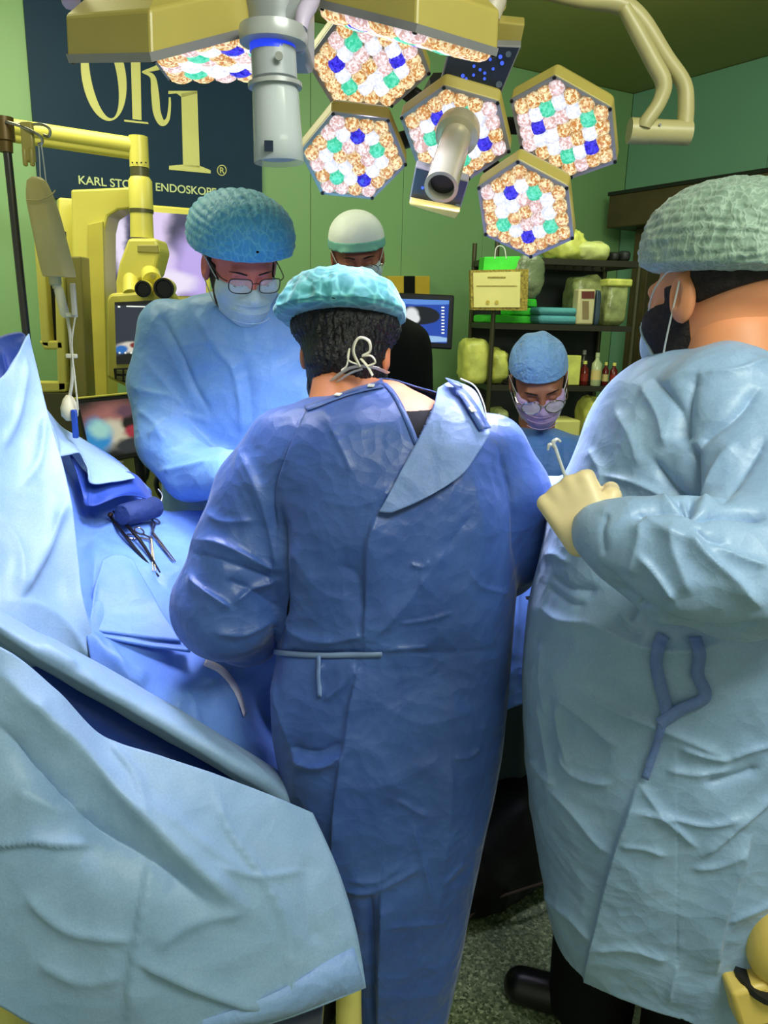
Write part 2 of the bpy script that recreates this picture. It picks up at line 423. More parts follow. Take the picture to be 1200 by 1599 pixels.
# terrazzo-like speckled sheet floor
N = NT('speckled_floor'); tc = N.n('ShaderNodeTexCoord'); vo = N.n('ShaderNodeTexVoronoi'); vo.inputs['Scale'].default_value = 160; N.l(tc.outputs['Object'], vo.inputs['Vector'])
sp = N.n('ShaderNodeSeparateColor'); N.l(vo.outputs['Color'], sp.inputs[0]); rp = N.n('ShaderNodeValToRGB')
rp.color_ramp.elements[0].color = lin((62, 76, 50)) + (1,); rp.color_ramp.elements[1].color = lin((168, 178, 140)) + (1,)
e = rp.color_ramp.elements.new(.45); e.color = lin((104, 120, 88)) + (1,); e = rp.color_ramp.elements.new(.75); e.color = lin((120, 134, 100)) + (1,)
N.l(sp.outputs[0], rp.inputs[0]); N.l(rp.outputs[0], N.p.inputs['Base Color']); N.p.inputs['Roughness'].default_value = .4; m_floor = N.m
def structure(name, mb, mat, **k):
    o = mb.build(name, mat, **k); o['kind'] = 'structure'; return o
structure('floor', MB().box((0.6, 2.2, -0.05), (9, 9.6, 0.1)), m_floor, smooth=False)
structure('ceiling', MB().box((0.6, 2.9, CEIL + 0.05), (9, 8.2, 0.1)), m_ceil, smooth=False)
def wall(name, d, n, length, mat, step):
    w0 = structure(name, MB().box(Kf + d * (length / 2 - .15) - n * 0.08 + UPV * CEIL / 2, (length + .3, 0.10, CEIL), (d, n, UPV)), mat, smooth=False)
    k = 0; t = 0.0
    while t < length - .05:             # wall cladding: tall panels with open joints
        wd = min(step, length - t)
        for (z0, z1) in ((0.0, CEIL),):
            MB().box(Kf + d * (t + wd / 2) - n * 0.015 + UPV * (z0 + z1) / 2, (wd - .003, .03, z1 - z0 - .006), (d, n, UPV)).build('panel', mat, w0, smooth=False, bevel=.002)
        t += wd
    return w0
wall_l = wall('wall_left', dL, nL, 6.4, m_wallL, 0.62)
wall_r = wall('wall_right', dR, nR, 6.0, m_wallR, 1.1)
structure('trim_1', MB().box(Kf + dL * 3.2 + nL * .02 + UPV * .06, (6.4, .04, .12), (dL, nL, UPV)), m_wallL, smooth=False)
structure('trim_2', MB().box(Kf + dR * 3.0 + nR * .02 + UPV * .06, (6.0, .04, .12), (dR, nR, UPV)), m_wallR, smooth=False)
# sliding door on the right wall: pelmet over the track, jamb, dark leaf
tl, bl = onR(952, 306, .30), onR(952, 356, .30); tr = onR(1330, 262, .30)
Lp = np.linalg.norm(tr - tl); h = tl[2] - bl[2]; t0 = np.dot(tl - Kf, dR)
door = structure('door_1', MB().box(Kf + dR * (t0 + Lp / 2 + .35) + nR * .03 + UPV * (bl[2]) / 2, (Lp - .7, .05, bl[2]), (dR, nR, UPV)), plain('dark_door_leaf', (34, 38, 28), .5), smooth=False)
MB().box(Kf + dR * (t0 + Lp / 2) + nR * .15 + UPV * (bl[2] + h / 2), (Lp, .30, h), (dR, nR, UPV)).build('pelmet', M['brown'], door, smooth=False, bevel=.006)
MB().box(Kf + dR * (t0 + Lp / 2) + nR * .15 + UPV * (bl[2] + h + .012), (Lp + .02, .31, .024), (dR, nR, UPV)).build('pelmet_cap', M['black'], door, smooth=False)
pj = onR(1004, 420, .12); tj = np.dot(pj - Kf, dR)
MB().box(Kf + dR * tj + nR * .08 + UPV * (bl[2]) / 2, (.14, .14, bl[2]), (dR, nR, UPV)).build('jamb', M['brown'], door, smooth=False, bevel=.004)
hb = Kf + dR * (tj + .75) + nR * .09 + UPV * 1.05
MB().tube([hb + nR * -.03 - UPV * .16, hb + nR * .03 - UPV * .15, hb + nR * .03 + UPV * .15, hb + nR * -.03 + UPV * .16], .011, 8).build('door_handle', M['steel'], door)

# ------------------------------------------------------------------ wall banner with lettering
m_ban = plain('banner_blue', (20, 48, 74), .6, 0, .03, .2); m_let = plain('letter_cream', (206, 204, 128), .5, 0, .02)
c0, c1, c2, c3 = onL(37, -25, .03), onL(409, 8, .03), onL(411, 340, .03), onL(61, 305, .03)
zt = max(c0[2], c1[2]); t_a = np.dot(c3 - Kf, dL); t_b = np.dot(c2 - Kf, dL); zb = (c2[2] + c3[2]) / 2; zt = CEIL - .06
ban = MB().box(Kf + dL * (t_a + t_b) / 2 + nL * .012 + UPV * (zt + zb) / 2, (abs(t_a - t_b), .024, zt - zb), (dL, nL, UPV)).build('banner', m_ban, smooth=False)
tag(ban, 'dark blue wall banner with cream OR1 lettering', 'banner')
Bx = -dL                               # reading direction on the wall
def lp(px, py): q = onL(px, py, .0255); return q
def px_poly(parent, name, pts, mat, th=.002):
    return MB().prism([lp(*p) for p in pts], nL * th).build(name, mat, parent, smooth=False)
def ring_poly(outer, inner):
    n = len(outer); V = [lp(*p) for p in outer] + [lp(*p) for p in inner]
    F = [(i, (i + 1) % n, n + (i + 1) % n, n + i) for i in range(n)]
    return MB().add(np.array(V), F).add(np.array(V) + nL * .002, F)
oc = (162, 118)
out = [(oc[0] + 35 * math.cos(a) + .10 * 75 * math.sin(a), oc[1] + 71 * math.sin(a) + .05 * 35 * math.cos(a)) for a in np.linspace(0, 2 * math.pi, 48, endpoint=False)]
inn = [(oc[0] + 21 * math.cos(a) + .16 * 70 * math.sin(a), oc[1] + 67 * math.sin(a) + .05 * 21 * math.cos(a)) for a in np.linspace(0, 2 * math.pi, 48, endpoint=False)]
ring_poly(out, inn).build('letter_o', m_let, ban, smooth=False)
mr = MB()
for poly in ([(203, 44), (218, 45), (221, 188), (207, 186)], [(194, 187), (231, 191), (232, 194), (194, 190)], [(190, 40), (236, 44), (262, 52), (262, 57), (236, 49), (190, 44)]):
    mr.prism([lp(*p) for p in poly], nL * .002)
def stroke(pts, wd):
    P, r = smooth_path(np.array([(x, y, 0) for x, y in pts], float), np.array(wd, float), 8)
    T = np.gradient(P, axis=0); T /= np.linalg.norm(T, axis=1)[:, None]; Nn = np.stack([-T[:, 1], T[:, 0]], 1)
    a = P[:, :2] + Nn * r[:, None]; b = P[:, :2] - Nn * r[:, None]; n = len(a)
    V = [lp(*q) for q in a] + [lp(*q) for q in b]
    F = [(i, i + 1, n + i + 1, n + i) for i in range(n - 1)]
    return np.array(V) + nL * .002, F
mr.add(*stroke([(236, 47), (256, 60), (262, 82), (250, 103), (224, 112)], [2, 6, 8, 5, 1.5]))
mr.add(*stroke([(222, 112), (238, 120), (242, 145), (245, 175), (253, 192), (262, 186), (265, 165), (265, 152)], [1.5, 4, 6, 6, 5, 3, 2, 1.5]))
mr.build('letter_r', m_let, ban, smooth=False)
m1 = MB()
for poly in ([(283, 146), (308, 142), (312, 262), (286, 260)], [(264, 259), (286, 257), (312, 259), (329, 266), (329, 271), (264, 265)], [(263, 142), (308, 142), (308, 146), (284, 152), (276, 146), (263, 147)]):
    m1.prism([lp(*p) for p in poly], nL * .002)
m1.build('digit_one', m_let, ban, smooth=False)
def text_on_wall(s, pxa, pxb, pyb, parent, name, mat, hpx):
    a = lp(*pxa); b = lp(*pxb); cu = bpy.data.curves.new(name, 'FONT'); cu.body = s; cu.size = 1; cu.extrude = .01; cu.offset = .012
    o = bpy.data.objects.new(name, cu); col.objects.link(o); bpy.context.view_layer.update(); wd = o.dimensions.x
    me = bpy.data.meshes.new_from_object(o.evaluated_get(bpy.context.evaluated_depsgraph_get())); bpy.data.objects.remove(o)
    V = np.zeros(len(me.vertices) * 3); me.vertices.foreach_get('co', V); V = V.reshape(-1, 3); Fc = [tuple(p.vertices) for p in me.polygons]
    X = nrm(b - a); sc = np.linalg.norm(b - a) / wd; sy = np.linalg.norm(lp(pxa[0], pxa[1] - hpx) - a) / .70
    W = a + V[:, :1] * sc * X + V[:, 1:2] * sy * UPV + (V[:, 2:3] * .1 + .001) * nL
    return mk(name, W, Fc, mat, parent, smooth=False)
text_on_wall('KARL STORZ - ENDOSKOPE', (122, 287), (337, 306), 0, ban, 'lettering', plain('letter_white', (205, 215, 160), .5, 0, .02), 13)
text_on_wall('R', (343, 270), (350, 271), 0, ban, 'registered_letter', m_let, 9)
cc = (346.5, 266)
ring_poly([(cc[0] + 7.5 * math.cos(a), cc[1] + 8.5 * math.sin(a)) for a in np.linspace(0, 6.283, 24, endpoint=False)], [(cc[0] + 6.3 * math.cos(a), cc[1] + 7.3 * math.sin(a)) for a in np.linspace(0, 6.283, 24, endpoint=False)]).build('registered_ring', m_let, ban, smooth=False)

# ================================================================== cloth sheets
m_drape = fabric('drape_blue', (134, 166, 204), (148, 178, 214), .5, .3, 5, 0, .1, .45)
m_drape_navy_shade = fabric('drape_dark_blue', (38, 66, 150), (46, 80, 170), .5, .3, 6)  # navy cloth; its dark blue also paints shade in the fold and gap
m_tdrape = fabric('table_drape_blue', (92, 132, 214), (106, 148, 224), .5, .3, 6, 0, .1, .45)
SURF = {}
def sheet(name, rows, mat, creases=(), sub=14, amp=.004, sc=5, parent=None, thick=.003, seed=3, key=None):
    G = np.array([[U(*p) for p in r] for r in rows])
    G = cr1(G, sub); G = cr1(G.transpose(1, 0, 2), sub).transpose(1, 0, 2)
    n, m = G.shape[:2]; V = G.reshape(-1, 3); I = np.arange(n * m).reshape(n, m)
    F = np.stack([I[:-1, :-1], I[1:, :-1], I[1:, 1:], I[:-1, 1:]], -1).reshape(-1, 4)
    Nn = vert_normals(V, F); s = np.sign((Nn * (CAM - V)).sum(1).mean()); Nn = Nn * s
    if s < 0: F = F[:, ::-1]
    if amp: V = crumple(V, Nn, amp, sc, seed)
    V = crease(V, Nn, creases, facing=False)
    if key: SURF[key] = (V, Nn)
    return mk(name, V, F, mat, parent, solid=thick)
def on_surf(key, px, py, lift=.003):
    V, Nn = SURF[key]; x, y = proj(V); d = (x - px) ** 2 + (y - py) ** 2
    vis = (Nn * (CAM - V)).sum(1) > 0; d = np.where(vis, d, 1e9); near = d < max(81, d.min() * 1.01)
    i = np.where(near)[0]; dist = np.linalg.norm(V[i] - CAM, axis=1); j = i[dist < dist.min() + .03]
    n = nrm(Nn[j].mean(0)); D = UPl(px, py, V[j].mean(0), n if abs(np.dot(n, nrm(V[j[0]] - CAM))) > .25 else nrm(CAM - V[j[0]]))
    return D + n * lift, n
def strip_on(key, pts, wd, name, mat, parent, lift=.003, thick=.0015, sub=8):
    P = cr1(np.array(pts, float), sub) if len(pts) > 2 else np.array([np.array(pts[0]) * (1 - t) + np.array(pts[1]) * t for t in np.linspace(0, 1, 10)])
    Q = []; Nn = []
    for p in P: q, n = on_surf(key, p[0], p[1], lift); Q.append(q); Nn.append(n)
    Q = np.array(Q); Q[1:-1] = (Q[:-2] + Q[1:-1] * 2 + Q[2:]) / 4; Nn = np.array(Nn); T = np.gradient(Q, axis=0); S = np.cross(T, Nn); S /= np.linalg.norm(S, axis=1)[:, None] + 1e-9
    a = Q + S * wd / 2; b = Q - S * wd / 2; n = len(a)
    return mk(name, np.concatenate([a, b]), [(i, i + 1, n + i + 1, n + i) for i in range(n - 1)], mat, parent, solid=thick, auto=30)

# operating table under the drapes
ot = thing('operating_table', (0.15, 1.95, 0), 'black based operating table hidden under blue drapes', 'operating table')
MB().box((0.27, 2.20, .09), (.62, .36, .18)).build('base', M['black'], ot, bevel=.03, smooth=False)
MB().box((0.33, 2.15, .50), (.30, .34, .66)).build('column', M['black'], ot, bevel=.02, smooth=False)
MB().box((-0.05, 1.96, .86), (1.5, .26, .06)).build('tabletop', M['dark'], ot, bevel=.01, smooth=False)

# T: drape over the patient and table
Trows = [
 [(62, 640, 1.92), (93, 672, 2.0), (150, 700, 2.03), (192, 732, 2.05), (247, 795, 2.06), (330, 799, 2.08), (480, 800, 2.08), (640, 800, 2.08), (780, 802, 2.08), (880, 810, 2.06)],
 [(80, 700, 1.84), (110, 738, 1.9), (150, 775, 1.93), (200, 785, 1.95), (255, 812, 2.0), (330, 826, 2.0), (480, 830, 2.0), (640, 830, 2.0), (780, 835, 2.0), (870, 845, 2.0)],
 [(90, 790, 1.74), (125, 815, 1.80), (170, 828, 1.84), (215, 833, 1.86), (262, 850, 1.86), (330, 868, 1.86), (480, 880, 1.86), (640, 880, 1.86), (770, 885, 1.86), (850, 890, 1.9)],
 [(110, 880, 1.60), (150, 890, 1.65), (195, 893, 1.68), (240, 905, 1.70), (285, 925, 1.70), (340, 940, 1.70), (480, 960, 1.72), (640, 960, 1.74), (765, 940, 1.80), (845, 935, 1.86)],
 [(130, 975, 1.48), (180, 995, 1.50), (235, 1010, 1.53), (290, 1020, 1.56), (345, 1035, 1.58), (400, 1040, 1.62), (500, 1060, 1.66), (640, 1040, 1.74), (765, 985, 1.78), (840, 980, 1.85)],
 [(150, 1060, 1.42), (215, 1090, 1.42), (280, 1115, 1.44), (335, 1125, 1.48), (380, 1130, 1.53), (425, 1135, 1.66), (500, 1150, 1.72), (640, 1120, 1.74), (765, 1050, 1.78), (840, 1040, 1.84)],
 [(190, 1140, 1.40), (260, 1180, 1.38), (330, 1215, 1.38), (390, 1235, 1.42), (440, 1240, 1.52), (485, 1262, 1.62), (560, 1290, 1.70), (650, 1200, 1.74), (765, 1120, 1.78), (838, 1090, 1.83)],
]
Tcr = [([(250, 790), (200, 765), (150, 758), (120, 735)], 8, 14, .022), ([(135, 800), (165, 800), (215, 800), (250, 806)], 8, 14, -.02),
       ([(120, 860), (165, 830), (180, 815)], 10, 10, .012), ([(140, 990), (175, 1030), (235, 1060)], 8, 18, .014),
       ([(165, 1000), (200, 1060), (230, 1060)], 8, 10, .010), ([(270, 1100), (310, 1080), (345, 1065)], 5, 10, .008),
       ([(300, 1090), (312, 1140), (330, 1180)], 5, 8, .007), ([(340, 1050), (365, 1090), (375, 1105)], 5, 8, .009),
       ([(235, 890), (262, 915), (300, 905), (330, 880)], 10, 14, -.010), ([(220, 880), (255, 895), (320, 870)], 6, 10, .008),
       ([(120, 700), (180, 735), (240, 780)], 10, 12, .01), ([(95, 690), (125, 760), (140, 800)], 6, 10, -.015),
       ([(370, 1150), (440, 1190), (480, 1240)], 10, 12, .008), ([(405, 1050), (430, 1110), (470, 1200)], 9, 9, .006),
       ([(150, 870), (148, 930), (140, 975)], 4, 10, -.01), ([(806, 900), (800, 1000), (790, 1100)], 8, 12, .01), ([(835, 870), (822, 960), (812, 1080)], 8, 12, .012)]
dr = sheet('drape', Trows, m_tdrape, Tcr, 16, .005, 6, seed=11, key='T')
tag(dr, 'blue surgical drape spread over the patient and operating table', 'drape', 'surgical drapes')
# pale strip painting the patch of lamp light beside the elbow
strip_on('T', [(318, 1036), (345, 1050), (366, 1080), (378, 1118)], .018, 'lit_patch_strip', plain('lit_patch_pale', (208, 204, 232), .25, 0, .05), dr, .009)

# inner face of the folded-back drape, its shade put into the navy colour
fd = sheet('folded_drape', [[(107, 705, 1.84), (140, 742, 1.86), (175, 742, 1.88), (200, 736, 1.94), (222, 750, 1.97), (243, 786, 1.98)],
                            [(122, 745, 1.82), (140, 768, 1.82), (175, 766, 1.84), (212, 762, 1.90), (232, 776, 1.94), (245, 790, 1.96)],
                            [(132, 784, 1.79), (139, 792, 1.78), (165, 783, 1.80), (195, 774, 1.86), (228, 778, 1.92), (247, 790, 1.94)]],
           m_drape_navy_shade, [([(140, 742), (139, 798)], 6, 6, .008)], 10, .002, 8, seed=4)
tag(fd, 'deep blue folded-back drape edge above the instruments', 'drape', None)
# second, lighter lip lying over the dark fold
fl = sheet('drape_lip', [[(70, 630, 1.86), (95, 668, 1.93), (130, 688, 1.97), (172, 716, 1.99), (198, 733, 2.0)],
                         [(84, 668, 1.82), (108, 700, 1.86), (140, 712, 1.90), (182, 730, 1.93), (205, 742, 1.95)],
                         [(92, 712, 1.78), (120, 716, 1.82), (138, 755, 1.80), (178, 753, 1.84), (211, 748, 1.90)]],
           m_drape, [([(100, 690), (120, 716), (138, 755)], 5, 5, .012), ([(69, 625), (95, 690), (92, 720)], 5, 5, -.008)], 10, .002, 8, seed=5)
tag(fl, 'pale blue lip of drape catching light over the deep blue fold', 'drape')

sk = sheet('table_shadow_sheet', [[(x, 1010, 1.90), (x + 40, 1008, 1.92), (x + 90, 1005, 1.94), (x + 150, 1000, 1.96)] for x in (700,)] + [[(700, y, 1.88), (745, y - 3, 1.90), (795, y - 8, 1.92), (850, y - 14, 1.95)] for y in (1110, 1210, 1318)], plain('shadow_dark_teal', (34, 52, 62), .6), [([(760, 1050), (752, 1300)], 10, 10, .012), ([(815, 1050), (812, 1290)], 8, 12, .012)], 10, .003, 6, seed=77)  # added dark sheet, the gown's cast shadow put into its colour
tag(sk, 'dark teal sheet painting the shadow below the operating table between two gowns', 'cloth')
# S: tall drape hanging from the pole on the left
Srows = [
 [(-70, 640, 1.52), (-30, 610, 1.58), (5, 585, 1.66), (24, 555, 1.70), (36, 530, 1.74), (42, 522, 1.76)],
 [(-75, 740, 1.44), (-35, 715, 1.50), (0, 690, 1.58), (25, 670, 1.64), (48, 650, 1.68), (67, 624, 1.72)],
 [(-80, 820, 1.38), (-35, 800, 1.44), (5, 780, 1.51), (38, 765, 1.56), (68, 745, 1.61), (94, 712, 1.66)],
 [(-80, 900, 1.34), (-30, 885, 1.38), (12, 870, 1.44), (48, 855, 1.49), (82, 830, 1.55), (112, 790, 1.60)],
 [(-80, 960, 1.30), (-25, 950, 1.33), (22, 938, 1.38), (58, 925, 1.44), (92, 905, 1.50), (122, 880, 1.54)],
 [(-80, 1000, 1.30), (-20, 1000, 1.32), (30, 998, 1.35), (72, 990, 1.40), (104, 975, 1.45), (134, 960, 1.48)],
 [(-80, 1060, 1.32), (-10, 1065, 1.33), (50, 1075, 1.36), (100, 1085, 1.40), (140, 1085, 1.44), (175, 1080, 1.46)],
]
Scr = [([(26, 935), (62, 876), (106, 786)], 22, 7, .016), ([(22, 938), (66, 952), (110, 985), (150, 1040)], 9, 20, .012),
       ([(0, 700), (25, 645), (40, 560)], 8, 10, .012), ([(30, 760), (60, 720), (70, 650)], 8, 10, .008), ([(-10, 800), (30, 860), (26, 935)], 12, 12, .008),
       ([(60, 1000), (90, 1020), (140, 1050)], 8, 10, .01)]
sd = sheet('drape', Srows, m_drape, Scr, 16, .005, 5, seed=21, key='S')
tag(sd, 'tall pale blue drape peaked against the infusion pole', 'drape', 'surgical drapes')
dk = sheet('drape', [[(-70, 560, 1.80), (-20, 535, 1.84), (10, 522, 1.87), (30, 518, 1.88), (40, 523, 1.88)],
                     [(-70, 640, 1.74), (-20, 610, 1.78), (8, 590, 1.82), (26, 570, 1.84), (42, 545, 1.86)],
                     [(-70, 760, 1.70), (-20, 740, 1.72), (10, 720, 1.78), (30, 700, 1.80), (50, 680, 1.82)]], m_drape_navy_shade, [([(0, 540), (10, 600), (0, 660)], 10, 12, .01)], 12, .004, 6, seed=8)
tag(dk, 'navy blue cloth behind the peak of the tall drape', 'drape')

# E: rolled edge running diagonally down to the front
Erows = []
top = [(-80, 905), (0, 950), (60, 988), (115, 1018), (200, 1066), (290, 1118), (380, 1172), (450, 1218), (486, 1262)]
for dy, dd in ((0, .06), (8, 0.0), (22, -.05), (36, -.05), (45, -.01), (49, .04)):
    Erows.append([(x - dy * .45, y + dy * .82, 1.33 + .0001 * x + dd * (1 if x < 420 else .5)) for (x, y) in top])
Ecr = [([(0, 985), (120, 1055), (260, 1135), (420, 1235)], 10, 8, .006), ([(60, 1010), (95, 1030), (120, 1042)], 5, 7, .01), ([(230, 1090), (330, 1150), (430, 1225)], 5, 9, .006)]
ed = sheet('drape', Erows, m_drape, Ecr, 14, .003, 6, seed=31)
tag(ed, 'pale blue rolled drape edge running diagonally under the standing drape', 'drape', 'surgical drapes')

ln = sheet('drape_gap_shade', [[(x - 10, y + dy, dd + .0001 * max(0, x)) for (x, y) in top] for dy, dd in ((34, 1.37), (80, 1.33), (150, 1.32))], m_drape_navy_shade, (), 8, .003, 7, seed=35, parent=ed)  # added dark sheet painting the shade below the rolled edge
# F: big front drape
ftop = [(-80, 975), (15, 1018), (77, 1074), (150, 1146), (250, 1181), (370, 1222), (486, 1270)]
fbot = [(-80, 1525), (0, 1566), (70, 1602), (200, 1632), (330, 1617), (450, 1588), (571, 1541)]
dtop = [1.16, 1.17, 1.18, 1.19, 1.20, 1.23, 1.27]; dbot = [1.02, 1.03, 1.04, 1.05, 1.07, 1.10, 1.15]
Frows = []
for i in range(7):
    t = i / 6; bulge = math.sin(t * math.pi)
    Frows.append([(a[0] * (1 - t) + b[0] * t + (14 * bulge if j == 6 else 0), a[1] * (1 - t) + b[1] * t, (da * (1 - t) + db * t) - .05 * bulge * math.sin(j / 6 * math.pi)) for j, (a, b, da, db) in enumerate(zip(ftop, fbot, dtop, dbot))])
Fcr = [([(5, 1050), (110, 1165), (220, 1270), (300, 1350), (385, 1422)], 34, 22, .034), ([(-20, 1120), (70, 1215), (160, 1300), (240, 1350), (330, 1415)], 30, 36, -.030),
       ([(170, 1160), (205, 1200), (222, 1240), (228, 1285)], 5, 6, .008), ([(236, 1335), (222, 1420), (208, 1500), (200, 1600)], 22, 4, .010),
       ([(330, 1220), (350, 1288), (398, 1358), (442, 1432), (452, 1500), (452, 1570)], 9, 4, .008), ([(-20, 1320), (50, 1312), (90, 1318), (150, 1318)], 16, 6, .012),
       ([(335, 1350), (400, 1368), (470, 1358)], 4, 7, .005), ([(40, 1395), (110, 1450), (212, 1466)], 16, 12, .010), ([(212, 1492), (300, 1535), (410, 1575)], 26, 8, .014),
       ([(60, 1500), (130, 1530), (190, 1520)], 14, 14, .008), ([(230, 1255), (330, 1330), (400, 1372)], 14, 10, .006), ([(480, 1330), (478, 1420), (500, 1480)], 16, 10, -.006),
       ([(20, 1230), (90, 1262), (140, 1262)], 16, 20, .012), ([(380, 1422), (300, 1440), (240, 1480)], 14, 22, .010)]
ff = sheet('drape', Frows, m_drape, Fcr, 18, .005, 4, seed=41, key='F')
tag(ff, 'large pale blue front drape hanging to the floor with a hem band', 'drape')
# hem band, sewn on, following the lower right edge
hb0 = [(238, 1606), (330, 1586), (400, 1561), (455, 1535), (510, 1500), (551, 1478)]; hb1 = [(220, 1628), (330, 1614), (400, 1600), (455, 1584), (512, 1562), (570, 1540)]
Hq = np.array([[on_surf('F', *p, .004)[0] for p in r] for r in (hb0, [((a[0] + b[0]) / 2, (a[1] + b[1]) / 2) for a, b in zip(hb0, hb1)], hb1)])
Hq = cr1(Hq.transpose(1, 0, 2), 6).transpose(1, 0, 2); n_, m_ = Hq.shape[:2]; I = np.arange(n_ * m_).reshape(n_, m_)
mk('hem_band', Hq.reshape(-1, 3), np.stack([I[:-1, :-1], I[1:, :-1], I[1:, 1:], I[:-1, 1:]], -1).reshape(-1, 4), fabric('hem_blue', (128, 160, 214), (142, 174, 222), .5), ff, solid=.002)

# towel flap lying on the table drape
tw = sheet('towel_flap', [[(160, 874, 1.66), (176, 866, 1.68), (192, 866, 1.69), (206, 872, 1.69)],
                          [(152, 905, 1.60), (178, 902, 1.62), (206, 903, 1.63), (228, 910, 1.64)],
                          [(143, 945, 1.54), (178, 948, 1.555), (218, 952, 1.57), (255, 958, 1.58)],
                          [(136, 983, 1.48), (180, 988, 1.49), (232, 996, 1.51), (284, 1001, 1.53)]], m_tdrape, [([(150, 900), (142, 980)], 4, 8, .006)], 10, .002, 7, seed=6, thick=.006)
tag(tw, 'square blue towel flap lying flat beside the dark blue sleeve', 'towel')
tw2 = sheet('towel_flap', [[(146, 978, 1.50), (190, 984, 1.51), (240, 992, 1.53), (292, 1000, 1.55)],
                           [(150, 992, 1.475), (195, 1001, 1.485), (245, 1010, 1.505), (298, 1016, 1.52)]], m_tdrape, (), 8, .001, 7, thick=.006)
tag(tw2, 'lower folded layer of blue towel showing under the square flap', 'towel')
# ================================================================== people
HG = Grid((-.125, -.15, -.20), (.125, .15, .165), .0035)
def build_head_field():
    g = HG
    D = smin(s_ell(g, (0, -.018, .035), (.076, .097, .088)), s_ell(g, (0, .018, -.03), (.063, .076, .088)), .03)
    D = smin(D, s_ell(g, (0, .03, -.072), (.05, .056, .042)), .03)
    for s in (-1, 1): D = smin(D, s_ell(g, (s * .042, .058, -.028), (.025, .025, .026)), .02)
    D = smin(D, s_caps(g, (-.034, .080, .022), (.034, .080, .022), .012, .012), .014)
    for s in (-1, 1):
        D = smax(D, -s_ell(g, (s * .031, .100, .003), (.019, .017, .012)), .010)
        D = smin(D, s_ell(g, (s * .031, .080, .003), (.0145, .0135, .0125)), .003)
    D = smin(D, s_caps(g, (0, .090, .014), (0, .112, -.028), .008, .012), .010)
    for s in (-1, 1): D = smin(D, s_ell(g, (s * .013, .100, -.032), (.009, .012, .008)), .006)
    D = smin(D, s_ell(g, (0, .090, -.060), (.024, .012, .008)), .006)
    D = smin(D, s_ell(g, (0, .080, -.092), (.020, .016, .016)), .02)
    base = D
    neck = s_caps(g, (0, -.028, -.05), (0, -.050, -.21), .054, .060)
    D = smin(D, neck, .022)
    for s in (-1, 1):
        e = s_ell(g, (s * .080, -.010, -.002), (.011, .021, .034)); e = smax(e, -s_ell(g, (s * .091, -.004, .004), (.009, .012, .020)), .003)
        D = smin(D, e, .005)
    return D, base, neck
HD, HBASE, HNECK = build_head_field()
class Head:
    def __init__(s, c, fwd, roll=0.0, scale=1.0):
        y = nrm(fwd); x = nrm(np.cross(y, UPV)); z = np.cross(x, y)
        if roll: x, z = x * math.cos(roll) + z * math.sin(roll), -x * math.sin(roll) + z * math.cos(roll)
        s.c = np.asarray(c, float); s.A = np.stack([x, y, z]); s.s = scale
    def w(s, P): return s.c + (np.asarray(P, float) * s.s) @ s.A
    def inv(s, P): return ((np.asarray(P, float) - s.c) @ s.A.T) / s.s
def local_mesh(D): 
    V, F = surface(HG, D); return relax(V, F, 1, .35), F
HVF = local_mesh(HD)
m_glass = NT('spectacle_lens'); m_glass.p.inputs['Base Color'].default_value = (.9, .95, 1, 1); m_glass.p.inputs['Roughness'].default_value = .05; m_glass.p.inputs['Alpha'].default_value = .22; m_glass = m_glass.m
m_mask = fabric('mask_pale_blue', (176, 200, 214), (188, 210, 222), .6, .15, 20); m_maskv = fabric('mask_lilac', (176, 150, 208), (186, 160, 214), .6, .15, 20)
m_strap = plain('mask_strap', (205, 208, 205), .7); m_glove = plain('latex_glove', (226, 205, 160), .45, 0, .05, .5, scale=20)
m_gl_cover = plain('latex_hidden', (220, 205, 170), .5)
def cap_mat(name, c1, c2, sc=26, alpha=1.0, st=(1, 1, 1)):
    N = NT(name); p = N.p; tc = N.n('ShaderNodeTexCoord'); nz = N.n('ShaderNodeTexNoise'); nz.inputs['Scale'].default_value = sc * .6; N.l(tc.outputs['Object'], nz.inputs['Vector'])
    ad = N.n('ShaderNodeVectorMath', operation='MULTIPLY_ADD'); ad.inputs[1].default_value = (.03,) * 3; N.l(nz.outputs['Color'], ad.inputs[0]); N.l(tc.outputs['Object'], ad.inputs[2])
    sv = N.n('ShaderNodeVectorMath', operation='MULTIPLY'); sv.inputs[1].default_value = st; N.l(ad.outputs[0], sv.inputs[0])
    vo = N.n('ShaderNodeTexVoronoi', feature='DISTANCE_TO_EDGE'); vo.inputs['Scale'].default_value = sc; N.l(sv.outputs[0], vo.inputs['Vector'])
    rp = N.n('ShaderNodeValToRGB'); rp.color_ramp.elements[0].color = lin(c2) + (1,); rp.color_ramp.elements[1].color = lin(c1) + (1,); rp.color_ramp.elements[1].position = .12
    N.l(vo.outputs['Distance'], rp.inputs[0])
    N.l(rp.outputs[0], p.inputs['Base Color']); p.inputs['Roughness'].default_value = .6; p.inputs['Sheen Weight'].default_value = .3
    b = N.n('ShaderNodeBump'); b.inputs['Strength'].default_value = .6; b.inputs['Distance'].default_value = .004; b.invert = True
    N.l(vo.outputs['Distance'], b.inputs['Height']); N.l(b.outputs[0], p.inputs['Normal'])
    if alpha < 1: p.inputs['Alpha'].default_value = alpha
    return N.m
